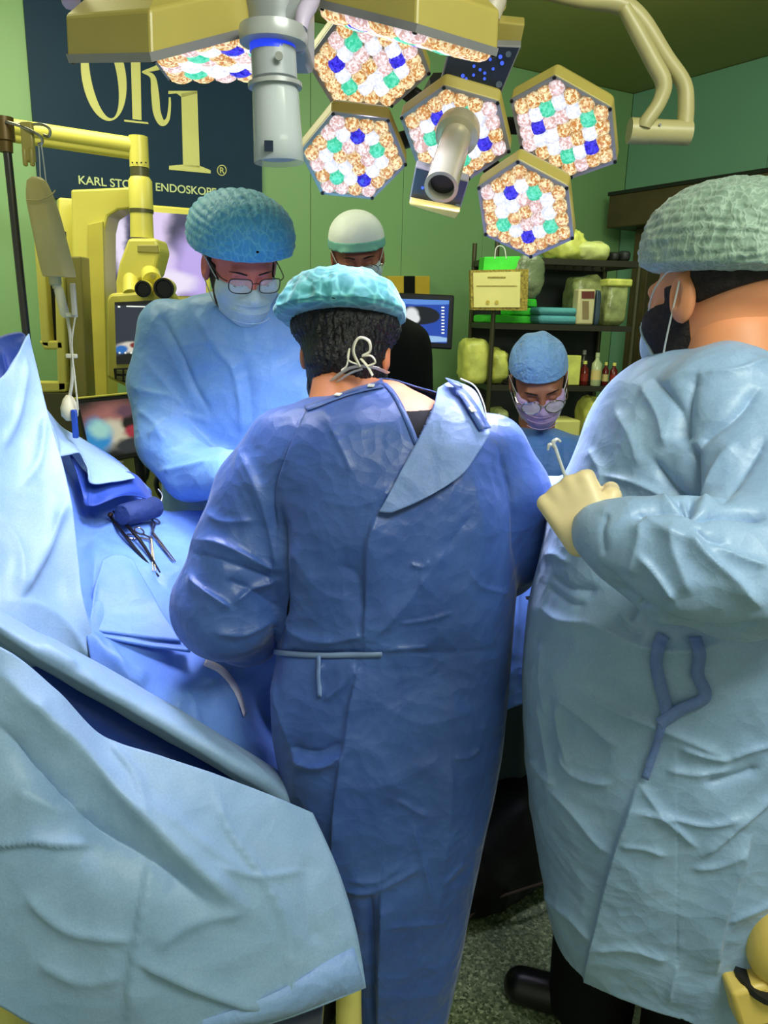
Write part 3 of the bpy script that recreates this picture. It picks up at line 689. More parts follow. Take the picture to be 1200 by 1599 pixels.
def bouffant(H, parent, mat, r, off, npl=34, pamp=.004, tilt=0.0, cut=-.25, wr=.003, seed=2, pole='y', band=True, cscale=40):
    """gathered mob cap: pleats run between two poles, rolled in along the elastic"""
    n, m = 96, 192; th = np.linspace(0.02, np.pi - .02, n); ph = np.linspace(0, 2 * np.pi, m, endpoint=False); T, Pp = np.meshgrid(th, ph, indexing='ij')
    f = 1 + pamp / r[0] * np.abs(np.sin(Pp * npl / 2)) * (1.3 - .6 * np.sin(T))
    q = np.stack([np.sin(T) * np.cos(Pp) * f, np.cos(T), np.sin(T) * np.sin(Pp) * f], -1)
    if pole == 'x': q = q[..., [1, 0, 2]]
    q = np.sign(q) * np.abs(q) ** .92; q = q.reshape(-1, 3); z = q[:, 2]
    low = z < cut; k = np.clip((cut - z) / (1 + cut), 0, 1); q[:, 2] = np.where(low, cut - .10 * np.sin(k * 3.1), z); q[:, :2] *= np.where(low, 1 - .22 * k ** .7, 1)[:, None]
    V = q * np.array(r); I = np.arange(n * m).reshape(n, m); J = np.roll(I, -1, axis=1)
    F = np.stack([I[:-1], I[1:], J[1:], J[:-1]], -1).reshape(-1, 4); Nn = nrm_rows(V)
    a = vnoise(V, cscale, seed); b = vnoise(V, cscale * 2.1, seed + 4); V = V + Nn * (wr * ((1 - 2 * np.abs(a)) + .5 * (1 - 2 * np.abs(b))))[:, None]
    c, s = math.cos(tilt), math.sin(tilt); V = V @ np.array([[1, 0, 0], [0, c, s], [0, -s, c]]) + np.array(off)
    o = mk('bouffant_cap', H.w(V), F, mat, parent); return o
def nrm_rows(V): return V / (np.linalg.norm(V, axis=1)[:, None] + 1e-9)
def part_field(H, D, name, mat, parent, solid=0):
    V, F = local_mesh(D); return mk(name, H.w(V), F, mat, parent)
def glasses(H, parent, mat, w_=.030, h_=.019, y=.112, z=-.002, wire=.0013, oval=False, drop=0.0):
    p = MB()
    for s in (-1, 1):
        a = np.linspace(0, 2 * np.pi, 21); e = 1.0 if oval else .55
        rim = np.stack([s * .034 + np.sign(np.cos(a)) * np.abs(np.cos(a)) ** e * w_ * .95, y - .012 * np.abs(np.cos(a)) * 0 - .010 * ((s * np.cos(a)) > 0) * np.abs(np.cos(a)), z + np.sign(np.sin(a)) * np.abs(np.sin(a)) ** e * h_], 1)
        p.tube(H.w(rim), wire, 6)
        mk('lens', H.w(np.concatenate([rim[:-1], rim[:-1] - [0, .0015, 0]])), [tuple(range(20)), tuple(range(20, 40))[::-1]] + [(i, (i + 1) % 20, 20 + (i + 1) % 20, 20 + i) for i in range(20)], m_glass, parent, smooth=False)
        p.tube(H.w([(s * .062, y - .012, z + .008), (s * .074, y - .03, z + .010), (s * .080, .02, z + .012), (s * .082, -.012, z + .012), (s * .080, -.028, z - .01)]), wire, 6, sub=3)
    p.tube(H.w([(-.007, y - .002, z + .005), (0, y + .002, z + .008), (.007, y - .002, z + .005)]), wire, 6, sub=3)
    return p
def hand_field(g, wr, d, pn, curl, sc=1.0, thumb=.5, fore=None):
    d = nrm(d); pn = nrm(pn - d * np.dot(pn, d)); sd = np.cross(d, pn)
    D = None
    for i in range(4):
        b0 = wr + d * .012 * sc + sd * (i - 1.5) * .013 * sc; b = wr + d * (.088 - .004 * abs(i - 1.2)) * sc + sd * (i - 1.5) * .0205 * sc
        c = s_caps(g, b0, b, .018 * sc, .0125 * sc); D = c if D is None else smin(D, c, .012)
        p = b; ang = 0
        for L, ra, rb in ((.042, .0105, .0095), (.027, .0095, .0085), (.021, .0085, .0075)):
            ang += curl * (.95 if L > .03 else 1.1); q = p + (d * math.cos(ang) + pn * math.sin(ang)) * L * sc * (1.0, 1.08, 1.02, .84)[i]
            D = smin(D, s_caps(g, p, q, ra * sc, rb * sc), .004); p = q
    t0 = wr + d * .02 * sc - sd * .024 * sc; t1 = t0 + (d * .65 - sd * .55 + pn * .45) * .042 * sc; t2 = t1 + (d * (.8 - thumb * .3) + pn * (.5 + thumb * .4)) * .032 * sc; t3 = t2 + (d * (.8 - thumb * .5) + sd * thumb * .8 + pn * .4) * .027 * sc
    D = smin(D, s_caps(g, t0, t1, .017 * sc, .013 * sc), .010); D = smin(D, s_caps(g, t1, t2, .013 * sc, .011 * sc), .004); D = smin(D, s_caps(g, t2, t3, .011 * sc, .009 * sc), .004)
    fo = -d if fore is None else nrm(fore)
    D = smin(D, s_caps(g, wr + fo * .055 * sc, wr + d * .02 * sc, .027 * sc, .026 * sc), .015)
    return D
def hand(wr, d, pn, curl, name, mat, parent, sc=1.0, h=.0035, thumb=.5, fore=None):
    wr = np.asarray(wr, float); g = Grid(wr - .17 * sc, wr + .17 * sc, h); V, F = surface(g, hand_field(g, wr, np.asarray(d, float), np.asarray(pn, float), curl, sc, thumb, fore))
    return mk(name, V, F, mat, parent)
def row(py, xl, xr, D, b):
    a, c = U(xl, py, D), U(xr, py, D); return ((a[2] + c[2]) / 2, (a[0] + c[0]) / 2, D, (c[0] - a[0]) / 2, b)
def zrow(z, xl, xr, D, b, y): # z given, x limits given on image row of the ring centre
    return (z, xl, D, xr, b)
def gown(rows, ang, arms, h, lv, creases, hem, key, mat, parent, k=.03, amp=.003, sc=5, seed=1, cut=None, name='gown', p=2.3, ak=.02, aniso=(1, 1, .7)):
    R = np.array(rows, float); lo = [1e9] * 3; hi = [-1e9] * 3
    ext = [(r[1] - max(r[3], r[4]) - .03, r[2] - max(r[3], r[4]) - .03, r[0] - .04) for r in rows] + [tuple(np.array(q[0]) - q[1] - .03) for a in arms for q in a]
    ex2 = [(r[1] + max(r[3], r[4]) + .03, r[2] + max(r[3], r[4]) + .03, r[0] + .04) for r in rows] + [tuple(np.array(q[0]) + q[1] + .03) for a in arms for q in a]
    g = Grid(np.min(ext, 0), np.max(ex2, 0), h)
    D = s_loft(g, rows, ang, p)
    for a in arms: D = smin(D, s_chain(g, a, ak), k)
    V, F = surface(g, D); V = relax(V, F, 2, .5)
    if lv: V, F = subdiv(V, F, lv)
    zmin = min(r[0] for r in rows)
    keep = V[:, 2] > zmin + h * 1.2; V, F = cut_faces(V, F, keep)
    Nn = vert_normals(V, F); V = crumple(V, Nn, amp, sc, seed, aniso)
    Nn = vert_normals(V, F); V = crease(V, Nn, creases)
    # hem: pull the lowest rings to the hem line
    if hem is not None:
        k_ = np.clip((zmin + .22 - V[:, 2]) / .22, 0, 1); V[:, 2] += k_ * hem(V)
    Nn = vert_normals(V, F); SURF[key] = (V, Nn)
    if cut is not None: 
        px, py = proj(V); poly = np.array(cut, float); inside = np.zeros(len(V), bool)
        for i in range(len(poly)):
            x1, y1 = poly[i]; x2, y2 = poly[(i + 1) % len(poly)]
            c = ((y1 > py) != (y2 > py)) & (px < (x2 - x1) * (py - y1) / (y2 - y1 + 1e-9) + x1); inside ^= c
        inside &= (Nn * (CAM - V)).sum(1) > 0; V, F = cut_faces(V, F, ~inside)
    return mk(name, V, F, mat, parent, solid=.003)
def body(H, rows, ang, arms, legs, skin, parent, h=.016, shrink=.035, nr=.05):
    rr = [(r[0], r[1], r[2], max(r[3] - shrink - .01, .05), max(r[4] - shrink, .05)) for r in rows if r[0] > .75]
    rr = [(min(r[0] for r in rr) - .0, rr[-1][1], rr[-1][2], .15, .11)] + rr if False else rr
    arms2 = [[(np.array(q[0]), max(q[1] - .03, .028)) for q in a] for a in arms]
    pts = [(r[1] - max(r[3], r[4]), r[2] - max(r[3], r[4]), r[0]) for r in rr] + [tuple(np.array(q[0]) - .1) for a in arms2 + legs for q in a]
    pt2 = [(r[1] + max(r[3], r[4]), r[2] + max(r[3], r[4]), r[0] + .1) for r in rr] + [tuple(np.array(q[0]) + .1) for a in arms2 + legs for q in a]
    nb = H.w((0, -.045, -.17)); nt = H.w((0, -.03, -.07))
    g = Grid(np.min(pts, 0) - .05, np.max(pt2, 0) + .05, h); D = s_loft(g, rr, ang)
    D = smin(D, s_caps(g, nt, nb, nr * H.s, (nr + .01) * H.s), .03)
    for a in arms2 + legs: D = smin(D, s_chain(g, a, .02), .03)
    V, F = surface(g, D); V = relax(V, F, 2, .5)
    hv, hf = HVF; keep = hv[:, 2] > -.185; hv, hf = cut_faces(hv, hf, keep)
    return mk('body', np.concatenate([V, H.w(hv)]), np.concatenate([F, hf + len(V)]), skin, parent)
def shoe(p, d, parent, L=.28):
    d = nrm(d); s = np.cross(UPV, d); g = Grid(np.array(p) - [.25, .25, .02], np.array(p) + [.25, .25, .16], .006); p = np.array(p, float)
    D = smin(s_caps(g, p + d * L * .38 + UPV * .035, p - d * L * .1 + UPV * .045, .042, .044), s_caps(g, p - d * L * .30 + UPV * .045, p - d * L * .27 + UPV * .10, .040, .045), .03)
    D = smax(D, (p[2] + .003) - g.Z, .006); V, F = surface(g, D); return mk('shoe', V, F, M['shoe'], parent)

# ---------------- C: surgeon in dark blue gown, seen from behind
m_gownC = fabric('gown_dark_blue', (50, 80, 150), (64, 96, 166), .45, .45, 7, 0, .15, .5)
m_gownCin = fabric('gown_lapel', (104, 130, 188), (118, 144, 200), .55, .3, 9, 0, .2)
m_skinC = plain('skin_tan', (198, 124, 84), .5, 0, .05, .4, scale=12); m_hair = plain('black_hair', (13, 11, 13), .4, 0, .3, .4, bump=1.0, bscale=90, scale=40)
pc = thing('person', (0.02, 1.5, 0), 'person in dark blue gown seen from behind, teal cap', 'person')
HC = Head(U(541, 556, 1.66), (.08, .80, -.46), 0.0, 1.06)
rC = [row(592, 578, 622, 1.60, .05), row(602, 552, 650, 1.59, .08), row(620, 494, 708, 1.56, .115), row(645, 436, 750, 1.53, .135), row(680, 408, 785, 1.51, .145), row(740, 412, 800, 1.49, .15), row(800, 418, 805, 1.48, .155),
      row(900, 430, 806, 1.47, .15), row(1000, 436, 800, 1.46, .145), row(1100, 425, 790, 1.45, .155), row(1200, 440, 775, 1.44, .165), row(1300, 470, 752, 1.43, .165), row(1400, 505, 732, 1.42, .16), row(1480, 535, 716, 1.42, .155), row(1545, 552, 700, 1.42, .15)]
aCl = [(U(446, 700, 1.50), .078), (U(405, 770, 1.49), .085), (U(372, 860, 1.47), .088), (U(352, 945, 1.46), .105), (U(385, 975, 1.56), .085), (U(440, 950, 1.74), .06), (U(500, 925, 1.86), .045)]
aCr = [(U(765, 705, 1.50), .075), (U(795, 770, 1.51), .078), (U(800, 850, 1.55), .082), (U(790, 880, 1.64), .07), (U(740, 920, 1.78), .055), (U(680, 930, 1.86), .045)]
crC = [([(591, 798), (574, 850), (572, 920), (570, 1004)], 40, 3, .011), ([(563, 1036), (548, 1100), (540, 1160), (534, 1188), (526, 1248), (522, 1340), (540, 1400)], 46, 3, .016),
       ([(482, 632), (452, 694), (428, 767), (432, 850)], 3, 3, -.006), ([(482, 634), (454, 694), (430, 767)], 14, 2, .004), ([(513, 663), (535, 705), (550, 741)], 12, 4, .005), ([(436, 790), (442, 870), (440, 950), (430, 1010)], 10, 8, -.018),
       ([(372, 700), (400, 760), (424, 830), (438, 900)], 12, 16, .010), ([(307, 842), (350, 850), (405, 878), (438, 890)], 6, 12, .012), ([(300, 862), (360, 880), (430, 905)], 9, 9, -.009),
       ([(364, 942), (395, 918), (436, 905)], 6, 10, .011), ([(295, 896), (312, 915), (340, 935), (360, 950)], 4, 10, .013), ([(350, 905), (400, 925), (438, 955)], 8, 8, -.008), ([(330, 985), (380, 990), (430, 965)], 9, 8, .008), ([(320, 800), (350, 815), (400, 812)], 8, 8, .005),
       ([(705, 849), (660, 910), (612, 965), (574, 1002)], 14, 12, .010), ([(740, 800), (690, 870), (640, 940)], 12, 14, -.006), ([(622, 972), (665, 968), (708, 956)], 3, 5, .004), ([(601, 1016), (635, 1012), (670, 1010)], 3, 5, .004),
       ([(735, 890), (752, 915), (800, 928)], 4, 8, .005), ([(640, 880), (660, 885), (672, 876)], 4, 5, .004), ([(436, 1018), (500, 1022), (570, 1020)], 10, 12, -.012), ([(570, 1022), (680, 1020), (795, 1015)], 10, 14, -.004),
       ([(470, 1000), (520, 1002), (572, 990)], 8, 6, .008), ([(440, 960), (460, 990), (520, 1000)], 8, 8, .007), ([(502, 1035), (500, 1060), (502, 1090)], 4, 4, .009), ([(562, 1040), (530, 1075), (505, 1095)], 6, 12, .008),
       ([(460, 1185), (490, 1196), (518, 1190), (536, 1172)], 7, 10, .014), ([(455, 1165), (495, 1175), (535, 1160)], 6, 6, -.008), ([(425, 1060), (440, 1120), (470, 1200)], 10, 10, .008), ([(620, 1248), (645, 1262), (668, 1274)], 4, 7, .006),
       ([(644, 1286), (658, 1335), (668, 1372), (674, 1402)], 4, 9, .006), ([(540, 1388), (575, 1392), (600, 1382), (656, 1352)], 6, 9, .009), ([(545, 1372), (590, 1374), (630, 1345)], 5, 8, .006), ([(596, 1388), (593, 1480), (592, 1599)], 34, 3, .018), ([(580, 1392), (582, 1480), (584, 1599)], 6, 8, -.012),
       ([(708, 1184), (702, 1280), (690, 1380), (676, 1450)], 10, 26, .006), ([(708, 1184), (735, 1180), (752, 1165)], 4, 6, .005), ([(690, 1380), (710, 1362), (725, 1345)], 4, 6, .005), ([(600, 1442), (650, 1444), (700, 1440)], 5, 5, .003),
       ([(620, 760), (560, 790), (500, 780)], 14, 14, .004), ([(780, 700), (800, 780), (806, 880)], 4, 5, -.008), ([(450, 850), (500, 920), (560, 940)], 20, 22, .006), ([(520, 880), (560, 900), (570, 960)], 14, 14, -.005),
       ([(690, 680), (740, 760), (760, 860)], 22, 24, .005), ([(600, 1100), (660, 1130), (740, 1110)], 18, 18, .005), ([(560, 1230), (620, 1220), (690, 1180)], 18, 18, .005)]
gC = gown(rC, 0.0, [aCl, aCr], .012, 2, crC, lambda V: -.05 - 0 * V[:, 0], 'C', m_gownC, pc, k=.02, amp=.004, sc=6, seed=3, cut=[(596, 560), (598, 592), (622, 628), (650, 690), (683, 618), (690, 560)])
lgC = [[(U(560, 1180, 1.45), .10), ((-.10, 1.50, .52), .065), ((-.12, 1.52, .10), .05)], [(U(660, 1180, 1.45), .10), ((.10, 1.50, .52), .065), ((.13, 1.52, .10), .05)]]
body(HC, rC, 0, [aCl, aCr], lgC, m_skinC, pc)
usV = gown([(r[0] - .012, r[1], r[2], r[3] - .014, r[4] - .013) for r in rC[0:9]], 0, [], .012, 1, [], None, 'Cu', M['lblack'], pc, name='undershirt', amp=.001)
for s in (-1, 1):
    MB().tube([(s * .11, 1.50, .62), (s * .12, 1.52, .30), (s * .125, 1.52, .07)], [.085, .07, .068], 14, sub=4).build('trouser_leg', M['lblack'], pc)
    shoe((s * .13 + .0, 1.50, .0), (s * .15, 1, 0), pc)
    w_ = (aCl, aCr)[s > 0][-1][0]; hand(w_ + np.array([-s * .02, .03, 0]), (-s * .55, .7, -.25), (-s * .2, 0, -1), .45, 'gloved_hand', m_glove, pc, .95, .005)
# folded-back lapel, snaps and ties
def lap(px, py, lift): return on_surf('C', px, py, lift)[0]
LR = [[(683, 614), (700, 606), (722, 612), (742, 632), (757, 684)], [(672, 652), (694, 650), (718, 656), (738, 668), (752, 692)],
      [(652, 690), (676, 692), (702, 698), (722, 704), (738, 712)], [(626, 736), (648, 738), (672, 740), (694, 742), (716, 742)], [(604, 776), (618, 776), (634, 778), (652, 778), (672, 772)], [(592, 800), (596, 800), (600, 800), (606, 799), (612, 797)]]
LG = np.array([[lap(p[0], p[1], .012 + .008 * (j / 4)) for j, p in enumerate(r)] for r in LR]); LG = cr1(cr1(LG, 8).transpose(1, 0, 2), 8).transpose(1, 0, 2)
n_, m_ = LG.shape[:2]; I = np.arange(n_ * m_).reshape(n_, m_)
lapel = mk('lapel', LG.reshape(-1, 3), np.stack([I[:-1, :-1], I[1:, :-1], I[1:, 1:], I[:-1, 1:]], -1).reshape(-1, 4), m_gownCin, pc, solid=.003)
strip_on('C', [(700, 612), (718, 635), (734, 660), (748, 682)], .028, 'collar_tab', m_gownC, pc, .026)
strip_on('C', [(478, 640), (520, 624), (560, 611), (596, 603)], .026, 'collar_band', m_gownC, pc, .004)
for (x, y, l) in ((529, 622, .008), (580, 608, .008), (702, 622, .030), (727, 659, .030)):
    q, n = on_surf('C', x, y, l); a1 = nrm(np.cross(n, UPV)); MB().box(q, (.013, .012, .003), (a1, nrm(np.cross(n, a1)), n)).build('snap', plain('snap_white', (225, 225, 220), .4), pc, bevel=.001, smooth=False)
strip_on('C', [(432, 1018), (480, 1022), (540, 1022), (597, 1020)], .010, 'waist_tie', plain('tie_grey_blue', (116, 136, 176), .5), pc, .006)
strip_on('C', [(500, 1022), (500, 1055), (502, 1086)], .008, 'tie_end', m_gownCin, pc, .006)
q, n = on_surf('C', 750, 672, .03)
MB().tube([lap(712, 612, .028), lap(730, 628, .034), lap(748, 655, .036), q], .0015, 6, sub=4).build('tie_cord', m_strap, pc)
# head: hair below the cap, cap, tied mask strings
g = HG; hair = smin(HBASE - .012, smin(s_ell(g, (0, -.042, .040), (.108, .082, .056)), s_ell(g, (0, -.045, -.02), (.072, .074, .078)), .02), .01); hair = np.maximum(hair, -(g.Z + .088 + .25 * (g.Y + .05))); hair = np.maximum(hair, g.Y - .045 - np.maximum(g.Z - .02, 0)); hair = smax(hair, g.Z - .09, .02)
hair = hair + (.003 * np.sin(g.X * 420 + g.Z * 60) * np.sin(g.Y * 300)).astype(np.float32)
part_field(HC, hair, 'hair', m_hair, pc)
strip_on('C', [(600, 600), (612, 612), (624, 632), (638, 662), (651, 694)], .010, 'neck_edge', m_gownC, pc, .003)
m_capC = cap_mat('cap_teal_green', (48, 134, 140), (98, 178, 178), 26)
HC2 = Head(U(532, 502, 1.64), (.05, .98, -.14), .03, 1.0)
bouffant(HC2, pc, m_capC, (.130, .125, .100), (0, 0, 0), 14, .004, -.16, .10, .005, 5, cscale=30)
ms = MB()
kn = U(566, 560, 1.50); 
ms.tube([U(499, 618, 1.58), U(515, 598, 1.535), U(540, 578, 1.51), U(560, 572, 1.50), U(585, 574, 1.51), U(606, 582, 1.55)], .0055, 6, sub=5, flat=.4)
ms.tube([U(504, 620, 1.58), U(520, 602, 1.535), U(545, 584, 1.51), U(566, 576, 1.50)], .004, 6, sub=5, flat=.4)
for pts, r in (([(562, 572), (552, 548), (560, 528), (576, 532), (578, 548), (566, 556)], .0075), ([(562, 570), (544, 562), (546, 544), (542, 570), (534, 578)], .0055), ([(564, 560), (574, 572), (582, 586)], .0065), ([(566, 556), (580, 556), (586, 566), (574, 572)], .006)):
    ms.tube([U(x, y, 1.495 - .003 * (i % 2)) for i, (x, y) in enumerate(pts)], r, 7, sub=5, flat=.35)
ms.build('mask_strings', plain('mask_tie_cream', (222, 214, 196), .7), pc)
mk_ = smin(HBASE - .006, s_ell(g, (0, .072, -.055), (.052, .05, .055)), .01); mk_ = np.maximum(mk_, np.maximum(.012 - g.Y + np.abs(g.Z + .055) * .4, np.maximum(g.Z + .004, -.118 - g.Z)))
MASK_FIELD = mk_
part_field(HC, MASK_FIELD, 'face_mask', m_mask, pc)

# ---------------- R: large person in pale blue gown at right
m_gownR = fabric('gown_pale_blue', (136, 166, 206), (150, 180, 216), .45, .45, 6, 0, .15, .5)
m_skinR = plain('skin_warm', (214, 140, 98), .5, 0, .05, .4, scale=12)
prr = thing('person', (0.62, 1.34, 0), 'large person in pale blue gown with white glove holding a retractor', 'person')
HR = Head(U(1120, 468, 1.37), (-.46, .87, -.14), 0.0, 1.20)
rR = [row(545, 1050, 1215, 1.36, .10), row(575, 1000, 1262, 1.36, .15), row(610, 962, 1290, 1.36, .20), row(660, 930, 1308, 1.36, .235), row(720, 908, 1318, 1.36, .25), row(800, 872, 1322, 1.36, .255), row(880, 852, 1325, 1.36, .26), row(960, 832, 1328, 1.36, .265),
      row(1050, 819, 1330, 1.36, .27), row(1150, 820, 1328, 1.36, .265), row(1260, 828, 1325, 1.36, .26), row(1340, 842, 1322, 1.36, .25), row(1410, 858, 1320, 1.36, .245), row(1455, 868, 1320, 1.36, .24)]
aRn = [(U(1130, 640, 1.24), .105), (U(1180, 740, 1.15), .105), (U(1225, 850, 1.04), .106), (U(1150, 888, .98), .090), (U(1060, 874, .965), .079), (U(985, 850, 1.0), .058), (U(944, 834, 1.04), .044)]
aRf = [(U(1015, 640, 1.50), .09), (U(950, 740, 1.52), .075), (U(900, 790, 1.56), .06), (U(862, 780, 1.60), .048), (U(842, 772, 1.64), .04)]
crR = [([(950, 890), (975, 918), (1010, 948), (1070, 975), (1130, 982), (1200, 972)], 5, 26, -.014), ([(1077, 690), (1078, 750), (1081, 806)], 14, 9, -.022), ([(1020, 717), (1053, 763), (1078, 800)], 8, 12, -.014), ([(943, 743), (1000, 757), (1055, 784)], 6, 10, .009), ([(987, 806), (1033, 792), (1076, 790)], 8, 8, -.016),
       ([(1082, 806), (1133, 798), (1200, 806)], 7, 9, -.02), ([(1075, 835), (1107, 873), (1153, 912), (1190, 948)], 8, 14, .014), ([(1106, 850), (1153, 870), (1200, 884)], 6, 12, .010), ([(1085, 820), (1110, 845), (1140, 850)], 8, 8, -.008), ([(1000, 865), (1030, 900), (1055, 938)], 5, 12, .008),
       ([(1005, 812), (1000, 850), (985, 900)], 14, 22, .008), ([(1050, 815), (1052, 860), (1080, 930)], 16, 20, .008), ([(950, 800), (940, 830), (945, 868)], 6, 8, -.005), ([(1000, 800), (1040, 828), (1100, 850)], 10, 14, .007),
       ([(847, 950), (880, 968), (933, 974), (1000, 1006), (1067, 1014), (1130, 1005)], 10, 18, .014), ([(860, 897), (893, 917), (933, 921)], 5, 9, -.008), ([(855, 915), (890, 940), (915, 945)], 5, 9, -.007), ([(1000, 942), (990, 960), (985, 972)], 5, 5, -.008), ([(960, 960), (985, 985), (1010, 995)], 5, 9, -.008),
       ([(863, 1083), (910, 1117), (967, 1167)], 8, 12, .009), ([(900, 1073), (967, 1110), (1033, 1137), (1140, 1183)], 8, 12, .009), ([(870, 1100), (877, 1150), (893, 1200)], 8, 8, .008), ([(850, 1000), (845, 1060), (856, 1120)], 10, 10, .006), ([(840, 1090), (852, 1160), (862, 1220)], 8, 8, .006), ([(830, 1180), (845, 1205), (870, 1225)], 5, 8, .008),
       ([(873, 1170), (892, 1204), (920, 1218), (955, 1224)], 5, 8, .009), ([(997, 1217), (1040, 1273), (1090, 1323)], 5, 10, .008), ([(1093, 1337), (1150, 1290), (1215, 1237)], 10, 6, .011), ([(987, 1260), (1033, 1270), (1107, 1287), (1167, 1270)], 5, 10, .008), ([(1080, 1355), (1120, 1348), (1165, 1322)], 5, 8, .006),
       ([(997, 1220), (977, 1283), (960, 1337), (933, 1450), (913, 1537)], 60, 4, .016), ([(1190, 1200), (1150, 1215), (1100, 1225)], 8, 12, -.010), ([(1040, 1200), (1090, 1208), (1145, 1200)], 6, 10, .007), ([(1140, 1185), (1170, 1172), (1215, 1160)], 6, 8, .007), ([(1060, 1165), (1100, 1178), (1142, 1186)], 5, 10, .008),
       ([(833, 1363), (870, 1405), (900, 1432), (932, 1470)], 6, 14, .010), ([(930, 1470), (990, 1478), (1045, 1500)], 6, 10, .007), ([(1173, 1303), (1147, 1383), (1127, 1450), (1119, 1520)], 4, 40, .016), ([(1060, 1500), (1050, 1540), (1046, 1565)], 3, 8, .006), ([(1135, 1440), (1170, 1425), (1210, 1408)], 5, 9, .007), ([(970, 1310), (1010, 1320), (1040, 1335)], 5, 7, .006), ([(850, 1220), (890, 1260), (930, 1310), (958, 1335)], 10, 12, .009),
       ([(1089, 580), (1074, 628), (1068, 697)], 10, 10, -.013), ([(1187, 606), (1152, 644), (1105, 678), (1089, 700)], 9, 10, -.015), ([(1100, 582), (1150, 578), (1200, 560)], 5, 8, .006), ([(960, 640), (985, 680), (1000, 730)], 14, 14, .007), ([(1000, 600), (1030, 650), (1040, 700)], 14, 14, .008), ([(1020, 590), (1060, 640), (1064, 690)], 9, 9, -.009), ([(1150, 690), (1120, 730), (1095, 790)], 14, 12, .010), ([(1200, 680), (1160, 740), (1120, 790)], 12, 12, -.009),
       ([(920, 700), (940, 740), (936, 765)], 8, 10, .006), ([(850, 870), (865, 865), (890, 880)], 8, 8, .005)]
gR = gown(rR, 0.0, [aRn, aRf], .012, 2, crR, lambda V: np.where(V[:, 1] < 1.36, -.03, 0) - .03 * np.sin(V[:, 0] * 9) + np.where(V[:, 1] < 1.36, np.clip((V[:, 0] - .655) / .012, 0, 1) * (.075 + .35 * np.clip(V[:, 0] - .66, 0, .3)), 0), 'R', m_gownR, prr, k=.018, amp=.005, sc=6, seed=13, p=2.2)
lgR = [[((.52, 1.42, .80), .10), ((.50, 1.44, .42), .07), ((.50, 1.44, .10), .05)], [((.68, 1.28, .80), .10), ((.66, 1.30, .42), .07), ((.66, 1.30, .10), .05)]]
body(HR, rR, 0, [aRn, aRf], lgR, m_skinR, prr, shrink=.05, nr=.068)
for (x, y) in ((.50, 1.44), (.66, 1.30)):
    MB().tube([(x, y, .62), (x, y, .30), (x, y, .05)], [.12, .100, .095], 14, sub=4).build('trouser_leg', M['lblack'], prr)
    shoe((x - .04, y + .02, 0), (-.93, .35, 0), prr, .30)
# gloved left hand closed on the retractor; fingers curl away from the camera
wR = U(931, 850, 1.05)
hand(wR, (-.46, .40, .76), (.40, .90, -.2), 1.5, 'gloved_hand', m_glove, prr, 1.06, .003, 1.5, aRn[-2][0] - wR)
foR = nrm(aRn[-2][0] - wR)
MB().lathe(wR + foR * .012, foR, [(0, .030), (.010, .034), (.020, .034)], 20, False).build('glove_cuff', m_glove, prr, solid=.002)
hand(U(838, 770, 1.66), (-.7, .6, -.3), (0, -.2, -1), .5, 'gloved_hand', m_glove, prr, .95, .005)
# waist ties looped down the front
TA = [(1038, 992), (1030, 1010), (1026, 1035), (1034, 1075), (1044, 1115)]; TB = [(1084, 996), (1090, 1020), (1088, 1050), (1100, 1085), (1062, 1105), (1028, 1130)]; TC = [(1034, 1132), (1024, 1165), (1008, 1212)]
m_tie = fabric('tie_blue', (98, 124, 190), (112, 138, 200), .55)
for i, (T_, w_) in enumerate(((TA, .019), (TB, .019), (TC, .012))): strip_on('R', T_, w_, 'waist_tie', m_tie, prr, .008)
# undershirt collar, hair, beard, mask, cap
MB().tube([U(1138, 560, 1.27), U(1165, 545, 1.262), U(1200, 530, 1.27), U(1240, 522, 1.30)], .009, 8, sub=4).build('undershirt_collar', M['lblack'], prr)
hr = np.maximum(HBASE - .006, np.maximum(g.Z - .06, np.maximum(-.004 - g.Z - .25 * (g.Y + .05), g.Y + .022)))
part_field(HR, hr, 'hair', plain('dark_brown_hair', (34, 26, 22), .6, 0, .3, .3, bump=.6, bscale=220, scale=80), prr)
bd = np.maximum(HBASE - .005, np.maximum(.020 - g.Y - .25 * (g.Z + .05), np.maximum(g.Z + .020 - .9 * np.maximum(np.abs(g.X) - .048, 0), -.128 - g.Z))); bd = np.minimum(bd, np.maximum(HBASE - .0045, np.maximum(np.maximum(-.008 - g.Y, g.Y - .03), np.maximum(g.Z - .02, -.11 - g.Z))))
BEARD = bd
part_field(HR, BEARD, 'beard', plain('beard', (38, 30, 28), .7, 0, .35, .3, bump=.7, bscale=260, scale=120), prr)
part_field(HR, np.maximum(smin(HBASE - .008, s_ell(g, (0, .072, -.055), (.054, .052, .055)), .01), np.maximum(.052 - g.Y + np.abs(g.Z + .09) * .5, np.maximum(g.Z + .02, -.122 - g.Z))), 'face_mask', m_mask, prr)
s = -1
if True:
    MB().tube(HR.w([(s * .058, .050, -.10), (s * .078, .02, -.055), (s * .086, .002, -.02), (s * .088, -.012, .02)]), .0016, 6, sub=5).build('ear_loop', m_strap, prr)
    MB().tube(HR.w([(s * .060, .072, -.02), (s * .078, .045, .012), (s * .084, .015, .035), (s * .084, -.002, .036)]), .0016, 6, sub=5).build('ear_loop', m_strap, prr)
m_capR = cap_mat('cap_grey_green', (124, 150, 134), (156, 180, 164), 78, 1.0, (1, 1, .22))
bouffant(HR, prr, m_capR, (.103, .124, .088), (0, -.020, .066), 44, .0035, .16, -.28, .0025, 8, cscale=60)
